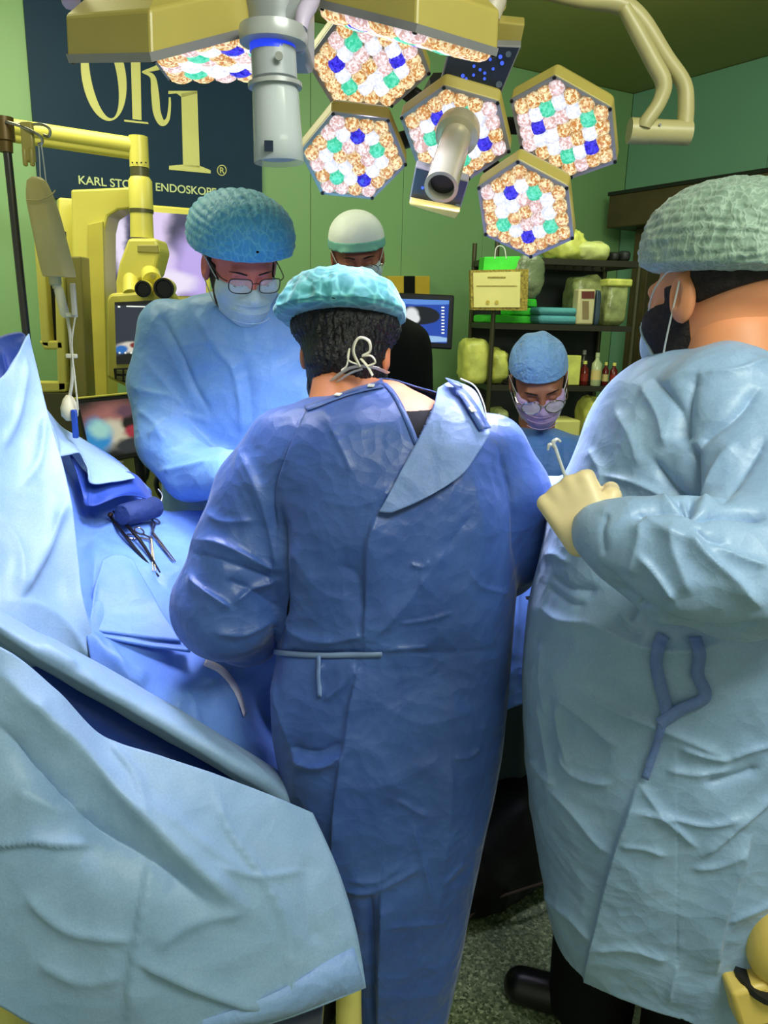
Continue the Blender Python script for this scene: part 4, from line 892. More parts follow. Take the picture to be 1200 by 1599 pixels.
# ---------------- L: surgeon facing us at left, teal cap, glasses, beard
m_gownL = fabric('gown_sky_blue', (104, 150, 214), (118, 164, 222), .5, .35, 7, 0, .15, .4)
m_skinL = plain('skin_pink', (214, 116, 104), .5, 0, .05, .4, scale=12)
pl_ = thing('person', (-.45, 2.3, 0), 'bearded person with glasses and teal cap in sky blue gown, leaning in', 'person')
DL = 2.28
HL = Head(U(376, 417, DL - .10), (.42, -.80, -.46), -.06, 1.14)
rL = [row(455, 335, 440, DL, .10), row(470, 292, 462, DL, .12), row(492, 262, 482, DL, .135), row(530, 240, 498, DL, .15), row(600, 236, 505, DL, .155), row(700, 250, 500, DL, .15), row(800, 258, 500, DL, .15), row(900, 262, 500, DL, .15), row(1010, 270, 490, DL, .16), row(1060, 275, 490, DL, .16)]
aLr = [(U(262, 512, DL - .02), .082), (U(246, 600, DL - .06), .080), (U(262, 690, DL - .13), .085), (U(300, 738, DL - .20), .078), (U(370, 745, DL - .34), .062), (U(430, 765, DL - .44), .048)]
aLl = [(U(470, 520, DL - .02), .078), (U(492, 600, DL - .04), .072), (U(500, 690, DL - .12), .07), (U(490, 760, DL - .28), .055), (U(480, 800, DL - .40), .045)]
crL = [([(247, 483), (284, 555), (306, 605), (331, 648)], 4, 4, -.012), ([(300, 483), (338, 546), (363, 577), (376, 640), (376, 690)], 14, 5, .010), ([(378, 560), (392, 620), (390, 690)], 10, 10, -.010), ([(427, 530), (425, 590), (424, 650)], 3, 8, .005),
       ([(206, 604), (230, 612), (272, 620)], 4, 6, .007), ([(284, 668), (312, 692), (338, 702), (362, 700)], 5, 6, .010), ([(232, 682), (250, 665), (262, 652)], 5, 7, .008), ([(250, 735), (290, 728), (332, 718)], 5, 7, .008), ([(262, 700), (300, 690), (340, 705)], 5, 5, -.007),
       ([(226, 560), (250, 590), (290, 640)], 6, 8, .006), ([(240, 500), (270, 560), (300, 620)], 5, 6, .004), ([(262, 640), (300, 650), (330, 660)], 4, 5, .005), ([(215, 640), (240, 660), (255, 690)], 5, 5, .006), ([(280, 540), (310, 535), (335, 532)], 3, 4, .003)]
gL = gown(rL, 0.0, [aLr, aLl], .013, 1, crL, None, 'L', m_gownL, pl_, k=.018, amp=.004, sc=7, seed=23)
lgL = [[((-.52, 2.3, .75), .10), ((-.52, 2.3, .4), .07), ((-.52, 2.3, .08), .05)], [((-.30, 2.3, .75), .10), ((-.30, 2.3, .4), .07), ((-.30, 2.3, .08), .05)]]
body(HL, rL, 0, [aLr, aLl], lgL, m_skinL, pl_)
for s, a in ((-1, aLr), (1, aLl)):
    w_ = a[-1][0]; hand(w_ + np.array([.02, -.02, 0]), (.5, -.6, -.25), (0, 0, -1), .5, 'gloved_hand', m_glove, pl_, .95, .005)
    shoe((-.41 + s * .11, 2.26, 0), (0, -1, 0), pl_)
def brows(H, parent, mat, y=.094, z=.026):
    for s in (-1, 1): MB().tube(H.w([(s * .014, y + .002, z - .002), (s * .032, y, z + .003), (s * .050, y - .016, z - .001)]), [.003, .004, .002], 6, sub=3, flat=.6).build('eyebrow', mat, parent)
def lashes(H, parent):
    for s in (-1, 1): MB().tube(H.w([(s * .020, .0915, -.004), (s * .031, .0945, -.0065), (s * .042, .089, -.004)]), .0013, 5, sub=3).build('eyelashes', M['lblack'], parent)
def straps(H, parent, sides=(-1, 1)):
    for s in sides:
        MB().tube(H.w([(s * .060, .060, -.02), (s * .076, .03, .006), (s * .086, .002, .026), (s * .088, -.018, .022)]), .0015, 6, sub=4).build('ear_loop', m_strap, parent)
        MB().tube(H.w([(s * .055, .050, -.10), (s * .074, .022, -.06), (s * .086, -.004, -.025)]), .0015, 6, sub=4).build('ear_loop', m_strap, parent)
part_field(HL, BEARD, 'beard', plain('beard_brown', (42, 28, 26), .7, 0, .3, .3, bump=.7, bscale=260, scale=120), pl_)
part_field(HL, np.maximum(MASK_FIELD, .044 - g.Y), 'face_mask', m_mask, pl_); brows(HL, pl_, m_hair); lashes(HL, pl_); straps(HL, pl_)
glasses(HL, pl_, M['black'], .027, .017, .122, .010, .0014).build('spectacle_frame', M['black'], pl_)
def mask_pleats(H, parent, mat):
    for z in (-.035, -.055, -.078): MB().tube(H.w([(x, .030 + .098 * math.sqrt(max(0, 1 - (x / .066) ** 2)), z - .002 + .05 * x * x) for x in np.linspace(-.045, .045, 9)]), .0016, 6, flat=.5).build('mask_pleat', mat, parent)
mask_pleats(HL, pl_, m_mask)
hs = np.maximum(HBASE - .006, np.maximum(np.maximum(g.Z - .055, -.05 - g.Z), g.Y - .01)); part_field(HL, hs, 'hair', m_hair, pl_)
m_capL = cap_mat('cap_teal_blue', (70, 158, 214), (104, 188, 224), 70, 1.0, (1, .3, .5))
bouffant(HL, pl_, m_capL, (.119, .130, .094), (0, -.014, .072), 36, .006, .12, -.25, .0015, 15, cscale=50)

# ---------------- M: person behind, white-topped cloth cap
m_skinM = plain('skin_reddish', (150, 88, 74), .5, 0, .05, .4, scale=12)
pm = thing('person', (-.1, 2.85, 0), 'person in black with a white and green cloth cap, behind the others', 'person')
DM = 2.80
HM = Head(U(559, 402, DM), (.10, -.88, -.34), -.10, 1.04)
rM = [row(478, 520, 600, DM, .08), row(492, 495, 632, DM, .11), row(515, 478, 655, DM, .13), row(560, 470, 666, DM, .15), row(640, 470, 667, DM, .15), row(740, 475, 665, DM, .15), row(860, 480, 660, DM, .15), row(930, 480, 660, DM, .15)]
aMs = [[(U(490, 535, DM), .065), (U(478, 640, DM - .02), .055), (U(500, 720, DM - .15), .045)], [(U(645, 535, DM), .065), (U(652, 640, DM - .02), .055), (U(630, 720, DM - .15), .045)]]
gown(rM, 0, aMs, .016, 1, [], None, 'M', M['lblack'], pm, name='scrub_top', amp=.004)
lgM = [[((x, DM, .75), .10), ((x, DM, .4), .07), ((x, DM, .08), .05)] for x in (-.22, .02)]
body(HM, rM, 0, [[(q[0], q[1]) for q in a] for a in aMs], lgM, m_skinM, pm)
for x, s, a in ((-.22, -1, aMs[0]), (.02, 1, aMs[1])):
    MB().tube([(x, DM, .8), (x, DM, .4), (x, DM, .07)], [.12, .085, .07], 12, sub=3).build('trouser_leg', M['lblack'], pm); shoe((x, DM - .03, 0), (0, -1, 0), pm)
    hand(a[-1][0], (0, -.8, -.3), (0, 0, -1), .4, 'gloved_hand', m_glove, pm, .95, .005)
brows(HM, pm, m_hair); lashes(HM, pm); straps(HM, pm); part_field(HM, MASK_FIELD, 'face_mask', m_mask, pm)
glasses(HM, pm, M['steel'], .027, .016, .118, -.006, .0014, True).build('spectacle_frame', M['chrome'], pm)
cf = smax(HBASE - .012, -(g.Z - .048 - .10 * (g.Y)), .004); part_field(HM, smin(cf, s_ell(g, (0, -.02, .062), (.092, .108, .082)) + np.maximum(0, .048 - g.Z) * 3, .01), 'cloth_cap', plain('cap_white', (226, 232, 236), .55, 0, .05, .3, bump=.4, bscale=18), pm)
cb = np.maximum(HBASE - .020, np.maximum(g.Z - .064 - .1 * g.Y, .036 + .10 * g.Y - g.Z)); part_field(HM, cb, 'cap_band', plain('cap_band_green', (104, 168, 160), .6, 0, .05), pm)

# ---------------- W: person with lilac mask at right
m_skinW = plain('skin_brown', (150, 96, 76), .5, 0, .05, .4, scale=12); m_gownW = fabric('gown_mid_blue', (70, 116, 190), (82, 128, 200), .55, .35, 8)
pw = thing('person', (.5, 2.6, 0), 'shorter person with round glasses, lilac mask and light blue cap', 'person')
DW = 2.55
HW = Head(U(842, 597, DW - .08), (-.02, -.84, -.50), -.14, 1.04)
rW = [row(668, 815, 872, DW, .07), row(680, 795, 895, DW, .10), row(698, 782, 910, DW, .125), row(730, 775, 922, DW, .14), row(800, 775, 925, DW, .14), row(900, 780, 920, DW, .14), row(1000, 785, 915, DW, .14), row(1060, 785, 915, DW, .15)]
aW = [[(U(790, 712, DW), .066), (U(776, 800, DW - .03), .058), (U(800, 840, DW - .18), .05), (U(815, 845, DW - .28), .04)], [(U(908, 712, DW), .066), (U(922, 800, DW - .03), .058), (U(900, 840, DW - .18), .05), (U(880, 845, DW - .28), .04)]]
gown(rW, 0, aW, .014, 1, [([(858, 690), (850, 740), (852, 790)], 4, 5, .008), ([(880, 690), (884, 740), (878, 800)], 4, 5, -.008), ([(820, 700), (840, 740)], 4, 5, .006), ([(826, 690), (846, 694), (868, 682)], 3, 3, -.006)], None, 'W', m_gownW, pw, amp=.004, seed=31)
body(HW, rW, 0, aW, [[((x, DW, .7), .09), ((x, DW, .38), .065), ((x, DW, .08), .045)] for x in (.42, .62)], m_skinW, pw)
for x, a in ((.42, aW[0]), (.62, aW[1])): shoe((x, DW - .03, 0), (0, -1, 0), pw, .25); hand(a[-1][0], (0, -.8, -.3), (0, 0, -1), .4, 'gloved_hand', m_glove, pw, .85, .005)
brows(HW, pw, m_hair); lashes(HW, pw); straps(HW, pw); part_field(HW, MASK_FIELD, 'face_mask', m_maskv, pw); mask_pleats(HW, pw, m_maskv)
glasses(HW, pw, M['chrome'], .029, .021, .122, -.004, .0017, True).build('spectacle_frame', M['chrome'], pw)
m_capW = fabric('cap_light_blue', (112, 158, 224), (128, 172, 232), .6, .4, 22)
cf = np.maximum(smin(HBASE - .010, s_ell(g, (0, -.02, .062), (.086, .105, .080)), .01), -(g.Z - .052 - .12 * g.Y)) + (.004 * np.sin(g.X * 110 + 1) * np.clip((g.Z - .09) * 20, 0, 1)).astype(np.float32); part_field(HW, cf, 'cloth_cap', m_capW, pw)
cb = np.maximum(HBASE - .013, np.maximum(g.Z - .068 - .12 * g.Y, .046 + .12 * g.Y - g.Z)); part_field(HW, cb, 'cap_band', m_capW, pw)
hs = np.maximum(HBASE - .005, np.maximum(np.maximum(g.Z - .05, -.03 - g.Z), g.Y - .02)); part_field(HW, hs, 'hair', m_hair, pw)

# retractor in the right person's glove
rt = thing('retractor', wR + np.array([-.03, 0, .05]), 'slim steel retractor with hooked end, gripped in the white glove', 'retractor'); m_rs = plain('bright_steel', (205, 208, 214), .3, .3)
r0, r1 = U(897, 800, 1.15), U(868, 700, 1.20)
MB().tube([r0, U(891, 765, 1.16), U(880, 735, 1.18), r1], [.0034, .0034, .0028, .0028], 8, sub=3).build('shaft', m_rs, rt)
MB().tube([r1, U(864, 692, 1.20), U(870, 686, 1.20), U(876, 690, 1.20)], [.003, .004, .003, .002], 8, sub=3).tube([U(864, 694, 1.2), U(858, 695, 1.2), U(856, 703, 1.2)], [.003, .003, .0015], 8, sub=3).build('hook', m_rs, rt)

# ================================================================== surgical lights
def lens_mat(name, ca, cb, st):
    N = NT(name); p = N.p; tc = N.n('ShaderNodeTexCoord'); oi = N.n('ShaderNodeObjectInfo'); ad = N.n('ShaderNodeVectorMath', operation='ADD'); N.l(tc.outputs['Object'], ad.inputs[0]); N.l(oi.outputs['Random'], ad.inputs[1])
    vo = N.n('ShaderNodeTexVoronoi'); vo.inputs['Scale'].default_value = 240; N.l(ad.outputs[0], vo.inputs['Vector']); s = N.n('ShaderNodeSeparateColor'); N.l(vo.outputs['Color'], s.inputs[0])
    rp = N.n('ShaderNodeValToRGB'); rp.color_ramp.elements[0].color = lin(ca) + (1,); rp.color_ramp.elements[1].color = lin(cb) + (1,); rp.color_ramp.elements[0].position = .2; rp.color_ramp.elements[1].position = .85; N.l(s.outputs[0], rp.inputs[0])
    sx_ = N.n('ShaderNodeSeparateXYZ'); N.l(tc.outputs['Object'], sx_.inputs[0]); mr = N.n('ShaderNodeMapRange'); mr.inputs['From Min'].default_value = 0; mr.inputs['From Max'].default_value = .009; mr.inputs['To Min'].default_value = .6 * st; mr.inputs['To Max'].default_value = st; N.l(sx_.outputs[2], mr.inputs['Value'])
    N.l(rp.outputs[0], p.inputs['Emission Color']); N.l(mr.outputs[0], p.inputs['Emission Strength']); p.inputs['Base Color'].default_value = (.02, .02, .02, 1); p.inputs['Roughness'].default_value = .15
    return N.m
LM = {'o': lens_mat('led_warm', (200, 130, 60), (255, 240, 190), 1.15), 'p': lens_mat('led_rose', (215, 170, 165), (255, 245, 250), 1.15), 'w': lens_mat('led_white', (210, 215, 235), (255, 255, 255), 1.3),
      't': lens_mat('led_teal', (60, 215, 165), (120, 245, 210), 1.0), 'b': lens_mat('led_blue', (30, 15, 190), (70, 60, 255), 1.1)}
m_bezel = plain('bezel_grey', (150, 148, 152), .35, .3); m_refl = plain('reflector', (190, 170, 150), .25, .6, emit=.10)
m_hous = plain('lamp_housing', (176, 160, 84), .32, 0, .03, .5)
PATT = 'owtwbwtowtwb'
lens_me = {}
def lens_mesh(kind, r):
    k = (kind, round(r, 4))
    if k not in lens_me:
        V = [(0, 0, r * .55)]; n = 10; F = []
        for j, (rr, zz) in enumerate(((.45, .50), (.8, .34), (1.0, .0))):
            for i in range(n): a = 2 * np.pi * (i + .5 * j) / n; V.append((rr * r * math.cos(a), rr * r * math.sin(a), zz * r))
        for i in range(n): F.append((0, 1 + i, 1 + (i + 1) % n))
        for j in range(2):
            for i in range(n): a, b = 1 + j * n + i, 1 + j * n + (i + 1) % n; F.append((a, a + n, b + n, b))
        me = bpy.data.meshes.new('lens_' + kind); me.from_pydata(V, [], F); me.materials.append(LM[kind]); me.update(); lens_me[k] = me
    return lens_me[k]
def head(corners, back, parent, off=0, lenses=True, shrink=.86, name='lamp_head', seed=0):
    """hexagonal lamp head: housing, grey bezel, reflector plate, ring-ordered LED lenses"""
    P = np.array(corners, float); c = P.mean(0); back = np.asarray(back, float)
    n = nrm(np.cross(P[2] - P[0], P[4] - P[0])); n = -n if np.dot(n, back) > 0 else n
    bk = c + (P - c) * shrink + back; mid = P + back * .62
    F = [(i, (i + 1) % 6, 6 + (i + 1) % 6, 6 + i) for i in range(6)] + [(6 + i, 6 + (i + 1) % 6, 12 + (i + 1) % 6, 12 + i) for i in range(6)] + [(12, 13, 14, 15, 16, 17), (0, 1, 2, 3, 4, 5)]
    hs = mk(name, np.concatenate([P, mid, bk]), F, m_hous, parent, smooth=False, bevel=.004)
    out = P + n * .004; inn = c + (P - c) * .93 + n * .004; low = c + (P - c) * .92 + n * .0005
    o2 = P - n * .008 
    Fz = []
    for a in range(3):
        for i in range(6): j = (i + 1) % 6; Fz.append((a * 6 + i, a * 6 + j, (a + 1) * 6 + j, (a + 1) * 6 + i))
    mk('bezel', np.concatenate([o2, out, inn, low]), Fz, m_bezel, hs, smooth=False)
    for i in range(6): 
        MB().lathe(c + (P[i] - c) * .965 + n * .004, n, [(0, .004), (.002, .004), (.003, .002)], 8).build('screw', M['black'], hs)
    mk('reflector_plate', c + (P - c) * .925 + n * .001, [(0, 1, 2, 3, 4, 5)], m_refl, hs, smooth=False)
    if not lenses: return hs, c, n
    e = [(P[i] - c) for i in range(6)]; hex_ = [(0, 0, 0)]
    for ring in (1, 2, 3):
        q = []
        for s in range(6):
            for t in range(ring): q.append((ring, s, t))
        hex_ += q
    rad = np.mean([np.linalg.norm(v) for v in e]) * .86 / 3 / 1.0 * .55
    rn = random.Random(seed); cnt = 0
    z = n; x = nrm(e[0]); y = np.cross(z, x); Mx = Matrix(((x[0], y[0], z[0]), (x[1], y[1], z[1]), (x[2], y[2], z[2])))
    for item in hex_:
        if item[0] == 0: pos = c; kd = 'o'
        else:
            ring, s, t = item; a, b = e[s], e[(s + 1) % 6]; pos = c + (a + (b - a) * t / ring) * ring / 3 * .775
            if ring == 1: kd = rn.choice('opwp')
            elif ring == 2: kd = PATT[(s * 2 + t + off) % 12]; kd = 't' if kd == 't' else kd; kd = 'w' if kd == 'o' else kd
            else: kd = rn.choice('ooop')
        sc_ = {'t': 1.12, 'b': 1.05, 'w': 1.05}.get(kd, 1.0)
        o = bpy.data.objects.new('lens', lens_mesh(kd, rad)); col.objects.link(o); o.matrix_world = Matrix.Translation((pos + n * .002).tolist()) @ Mx.to_4x4() @ Matrix.Scale(sc_, 4)
        mw = o.matrix_world.copy(); wl = world_loc(hs); o.parent = hs; mw.translation = mw.translation - wl; o.matrix_world = mw
        o.matrix_basis = mw
        cnt += 1
    return hs, c, n
nA = nrm((-.10, -.80, -.60))
slA = thing('surgical_light', U(712, 195, 1.80), 'five-headed hexagonal surgical light with camera handle in the middle', 'surgical light')
def facet(cs, cpx, D, n): p0 = U(cpx[0], cpx[1], D); return [UPl(x, y, p0, n) for x, y in cs]
HEADS = [([(527, 28), (478, 95), (518, 161), (613, 166), (673, 114), (650, 52)], (575, 100), 1.86, nrm((.10, -.80, -.60)), 2),
         ([(519, 174), (468, 236), (502, 302), (582, 310), (636, 256), (608, 185)], (552, 242), 1.80, nrm((.12, -.82, -.56)), 5),
         ([(693, 133), (625, 182), (651, 255), (733, 280), (798, 236), (780, 158)], (712, 205), 1.80, nA, 3),
         ([(866, 117), (797, 155), (813, 230), (893, 278), (964, 253), (956, 168)], (882, 198), 1.78, nrm((-.22, -.80, -.56)), 8),
         ([(809, 249), (746, 291), (757, 366), (830, 402), (897, 372), (888, 291)], (822, 325), 1.76, nrm((-.20, -.82, -.50)), 10)]
for i, (cs, cp, D, n, off) in enumerate(HEADS):
    P = facet(cs, cp, D, n); bk = nrm(-n * .9 + UPV * .55 + np.array([.10, 0, 0])) * .052
    head(P, bk, slA, off, seed=i)
# hub behind the heads, holding arm and yoke
hubc = U(712, 195, 1.98)
MB().lathe(hubc, -nA, [(-.05, .10), (0, .12), (.05, .11), (.07, .06)], 6).build('hub', M['dark'], slA, smooth=False)
for cp, D in (((575, 100), 1.93), ((552, 242), 1.88), ((882, 198), 1.86), ((822, 325), 1.84)):
    q = U(cp[0], cp[1], D); MB().box((hubc + q) / 2, (.035, .05, np.linalg.norm(q - hubc)), (nrm(np.cross(q - hubc, (.3, 1, .2))), nrm(np.cross(q - hubc, np.cross(q - hubc, (.3, 1, .2)))), nrm(q - hubc))).build('yoke_arm', M['dark'], slA, smooth=False, bevel=.006)
MB().tube([hubc, hubc + np.array([.06, .05, .22]), U(775, 8, 1.86), U(768, -60, 1.9)], .022, 14, sub=3).build('suspension_arm', m_hous, slA)
MB().tube([U(764, 26, 1.80), U(775, -4, 1.80)], .024, 16).build('joint_collar', plain('pinkish_plastic', (200, 190, 176), .4), slA)
# camera handle
ha, hb_ = U(715, 208, 1.74), U(690, 290, 1.60); ax = nrm(hb_ - ha); L = np.linalg.norm(hb_ - ha)
MB().lathe(ha - ax * .02, ax, [(0, .044), (.020, .046), (.034, .044), (.038, .034)], 28).build('handle_collar', plain('champagne_metal', (180, 170, 140), .3, .4), slA)
MB().lathe(ha, ax, [(.0, .031), (L * .95, .0315), (L, .033), (L + .006, .033), (L + .006, .026), (L - .015, .024)], 28, False).build('camera_handle', plain('handle_metal', (196, 190, 170), .25, .5), slA)
MB().lathe(ha, ax, [(L - .02, .0255), (L - .012, .0255)], 24).build('camera_lens', M['black'], slA)
# control panels above and below the centre head
m_panel = plain('control_panel_navy', (34, 42, 58), .3); m_led = plain('indicator_blue', (60, 90, 230), .4, emit=.9)
def panel(cs, D, n, rim, dots, name, side=None):
    p0 = U(sum(c[0] for c in cs) / 4, sum(c[1] for c in cs) / 4, D); P = [UPl(x, y, p0, n) for x, y in cs]
    o = MB().prism(P, -n * .03).build(name, m_bezel, slA, smooth=False, bevel=.003)
    c = np.mean(P, 0); MB().prism([c + (q - c) * .95 + n * .001 for q in P], n * .002).build('panel_face', m_panel, o, smooth=False)
    u, v = P[1] - P[0], P[3] - P[0]
    for (a, b, s) in dots:
        q = P[0] + u * a + v * b + n * .004; MB().lathe(q, n, [(0, s), (.0015, s)], 8).build('indicator', m_led if s < .0045 else plain('button_grey', (92, 104, 120), .4), o, smooth=False)
    return o
panel([(703, 68), (815, 72), (779, 157), (687, 131)], 1.76, nA, 0, [(.5, .35, .003), (.62, .32, .003), (.42, .5, .003), (.52, .58, .003), (.6, .66, .003), (.3, .75, .004), (.36, .82, .003), (.75, .25, .004), (.85, .18, .006), (.8, .4, .004), (.24, .86, .004), (.62, .8, .003), (.15, .9, .003), (.7, .55, .003), (.45, .72, .003), (.85, .93, .007)], 'control_panel')
panel([(649, 260), (733, 283), (719, 328), (639, 313)], 1.76, nA, 0, [(.9, .75, .006), (.2, .5, .003)], 'control_panel')
MB().prism([UPl(x, y, U(690, 330, 1.76), nA) for x, y in [(639, 316), (719, 331), (712, 343), (640, 322)]], -nA * .05).build('panel_housing', m_hous, slA, smooth=False, bevel=.003)
MB().prism([UPl(x, y, U(790, 60, 1.80), nA) for x, y in [(779, 34), (820, 38), (812, 76), (772, 68)]], -nA * .04).build('panel_housing', m_hous, slA, smooth=False, bevel=.003)

# second light, nearer to us, seen almost edge-on
slB = thing('surgical_light', U(430, 40, 1.40), 'nearer surgical light seen edge-on at the top, with covered handle', 'surgical light')
def hex3(A, B, C): c = A + C - B; return [A, B, C, 2 * c - A, 2 * c - B, 2 * c - C]
PB1 = hex3(U(106, 94, 1.33), U(236, 92, 1.20), U(418, 44, 1.36))
head(PB1, (0, .005, .10), slB, 0, lenses=False, shrink=.66)
PB2 = hex3(U(500, 8, 1.46), U(650, 46, 1.33), U(777, 84, 1.42))
head(PB2, (0, .0, .10), slB, 4, shrink=.66, seed=12)
PB3 = [U(238, 90, 1.62), U(264, 124, 1.78), U(395, 121, 1.80), U(474, 74, 1.70), U(448, 48, 1.50), U(300, 56, 1.48)]
cB = np.mean(PB3, 0); nB = nrm(np.cross(PB3[2] - PB3[0], PB3[4] - PB3[0])); nB = nB if nB[2] < 0 else -nB
PB3 = [UPl(*[float(v) for v in np.array(proj(q[None, :])).ravel()], cB, nB) for q in PB3]
head(PB3, UPV * .07, slB, 7, seed=9)
m_silver = plain('silver_plastic', (150, 154, 160), .35, .3)
MB().lathe(U(430, 30, 1.36), (0, 0, -1), [(-.16, .05), (-.02, .05), (0, .046), (.018, .046)], 20).build('handle_mount', m_silver, slB)
MB().box(U(452, 12, 1.38), (.07, .12, .16)).build('mount_bracket', m_silver, slB, bevel=.01)
MB().lathe(U(427, 58, 1.30), (0, 0, -1), [(-.012, .050), (0, .052), (.010, .050), (.012, .04)], 24).build('handle_collar', plain('collar_grey', (176, 178, 182), .3, .2), slB)
MB().lathe(U(426, 72, 1.30), (0, 0, -1), [(0, .0345), (.010, .0345)], 24).build('light_ring', plain('ring_blue', (30, 60, 230), .3, emit=.8), slB)
t_, b_ = U(427, 78, 1.30), U(436, 248, 1.30); ax = nrm(b_ - t_); L = np.linalg.norm(b_ - t_)
MB().lathe(t_, ax, [(0, .034), (.04, .034), (.041, .030), (L * .5, .030), (L - .004, .031), (L, .028)], 26).build('camera_handle', plain('covered_handle', (172, 178, 186), .3, 0, .06, scale=9), slB)
MB().lathe(t_ + ax * .046, ax, [(0, .041), (.006, .041)], 26).build('handle_flange', plain('collar_grey', (1, 1, 1)), slB)
cvm = NT('clear_film'); cvm.p.inputs['Base Color'].default_value = (.85, .9, .95, 1); cvm.p.inputs['Roughness'].default_value = .12; cvm.p.inputs['Alpha'].default_value = .35
MB().lathe(t_, ax, [(.05, .0345), (L * .4, .0355), (L * .8, .0375), (L + .006, .039)], 26, False).build('sterile_sleeve', cvm.m, slB, solid=.0008)
q = U(420, 228, 1.26); MB().box(q, (.013, .003, .015)).build('label_patch', M['navy'], slB, smooth=False)
q = U(436, 88, 1.262); MB().lathe(q, (0, -1, 0), [(0, .006), (.003, .006)], 16).build('lock_button', M['grey'], slB)
MB().tube([U(488, -30, 1.34), U(486, 0, 1.33), U(474, 24, 1.30), U(470, 46, 1.29)], [.016, .014, .012, .010], 12, sub=3).build('side_arm', plain('violet_plastic', (190, 176, 206), .4), slB)
MB().tube([U(90, -60, 1.45), U(112, 4, 1.42)], .015, 10).build('side_handle', plain('violet_plastic', (1, 1, 1)), slB)
# the light the heads throw on the field
vio = (.76, .76, 1.0)
for (cs, cp, D, n, off), tg in zip(HEADS, ((-.10, 1.75, 1.0), (-.25, 1.9, 1.05), (-.05, 1.7, 1.0), (.2, 1.5, 1.0), (.3, 1.45, 1.0))):
    p = U(cp[0], cp[1], D) + np.asarray(n) * .05 + np.array([0, -.02, -.10]); spot_light('lamp_beam', p, tg, 34, vio, 75, .8, .09)
spot_light('lamp_beam', U(340, 95, 1.62) + np.array([0, 0, -.03]), (-.75, 1.60, 1.0), 38, vio, 80, .8, .09)
spot_light('lamp_beam', np.mean(PB1, 0) + np.array([0, 0, -.03]), (-.55, 1.55, .95), 40, vio, 80, .8, .09)
spot_light('lamp_beam', np.mean(PB2, 0) + np.array([0, 0, -.03]), (.0, 2.0, 1.0), 34, vio, 80, .8, .09)

# third, empty arm under the ceiling
ar = thing('ceiling_arm', U(1030, 205, 1.9), 'cream forked ceiling arm ending in a short horizontal bar', 'arm')
def arm(pts, r, D, nm): MB().tube([U(x, y, D + .0) for x, y in pts], r, 14, sub=5).build(nm, plain('arm_cream', (184, 174, 122), .4), ar)
arm([(850, -12), (905, 0), (965, 6), (1000, 30), (1040, 90), (1068, 130), (1072, 165), (1070, 200)], [.014, .016, .02, .02, .018, .017, .018, .018], 1.9, 'outer_bow')
arm([(975, 12), (996, 50), (1020, 95), (1037, 130), (1030, 160), (1010, 190), (1006, 200)], [.014, .017, .018, .018, .016, .016, .015], 1.88, 'inner_bow')
arm([(985, 204), (1078, 208)], .026, 1.9, 'cross_bar'); MB().tube([U(983, 204, 1.9), U(1012, 205.4, 1.9)], .0275, 16).build('end_cap', plain('arm_cream', (1, 1, 1)), ar)
MB().lathe(U(1031, 195, 1.874), (0, -1, .1), [(0, .003), (.002, .003)], 8).build('screw', M['black'], ar)
# ================================================================== left side equipment
# infusion pole
ivp = thing('infusion_pole', U(20, 700, 1.95) * [1, 1, 0], 'steel infusion pole with brown top fitting and wire hooks', 'infusion pole')
pt = U(6, 185, 1.95); pb = U(45, 560, 1.95); pbx = pt + (pb - pt) * (pt[2] / (pt[2] - pb[2]))
MB().tube([pt, pbx * [1, 1, 0] + [0, 0, .05]], .0095, 12).build('pole', plain('pole_dark_steel', (78, 76, 74), .3, .8), ivp)
MB().lathe(U(5, 183, 1.95), (0, 0, -1), [(0, .022), (.05, .022), (.052, .016), (.075, .015)], 16).build('top_fitting', plain('fitting_brown', (104, 82, 36), .4, .3), ivp)
MB().tube([U(10, 194, 1.95), U(45, 194, 1.95), U(68, 195, 1.94), (U(78, 203, 1.94)), U(76, 213, 1.94), U(68, 211, 1.94)], .0034, 8, sub=4).tube([U(10, 190, 1.93), U(40, 200, 1.9), U(62, 212, 1.9), U(66, 222, 1.9), U(60, 226, 1.9)], .0034, 8, sub=4).build('hook', M['steel'], ivp)
bz = pbx * [1, 1, 0]
for k in range(5):
    a = k * 2 * math.pi / 5; e = bz + np.array([math.cos(a) * .24, math.sin(a) * .24, .055]); MB().tube([bz + [0, 0, .10], (bz + e) / 2 + [0, 0, .03], e], .012, 8, sub=3).build('leg', M['steel'], ivp); MB().lathe(e - [0, .01, .03], (0, 1, 0), [(0, .025), (.02, .025)], 14).build('caster', M['dark'], ivp)
clip = MB().box(U(44, 222, 1.91), (.028, .014, .085)); clip = clip.box(U(39, 245, 1.905), (.010, .012, .04)).box(U(50, 245, 1.905), (.010, .012, .04)).build('cable_clip', m_hous, None, bevel=.004)
tag(clip, 'cream plastic clip hanging under the hooks of the infusion pole', 'clip')
# pressure infusion bag with drip line
bg_ = thing('infusion_bag', U(80, 360, 1.9), 'cream pressure infusion bag hanging by a string beside the pole', 'infusion bag')
m_bag = plain('bag_cream', (214, 200, 136), .5, 0, .06, .4, bump=.3, bscale=25)
rows_ = [(277, 50, 64), (283, 43, 72), (300, 42, 80), (315, 43, 86), (340, 48, 94), (370, 54, 102), (400, 60, 110), (420, 64, 116), (432, 68, 118)]
V = []; F = []; n_ = 24
for i, (y, xl, xr) in enumerate(rows_):
    a, c = U(xl, y, 1.9), U(xr, y, 1.9); ctr = (a + c) / 2; hw = np.linalg.norm(c - a) / 2; tk = .012 + .022 * math.sin(min(1, i / 7) * 2.6)
    for j in range(n_):
        t = 2 * np.pi * j / n_; V.append(ctr + np.array([1, 0, 0]) * hw * np.sign(math.cos(t)) * abs(math.cos(t)) ** .8 + np.array([0, 1, 0]) * tk * math.sin(t) * (1 + .08 * math.cos(6 * t)))
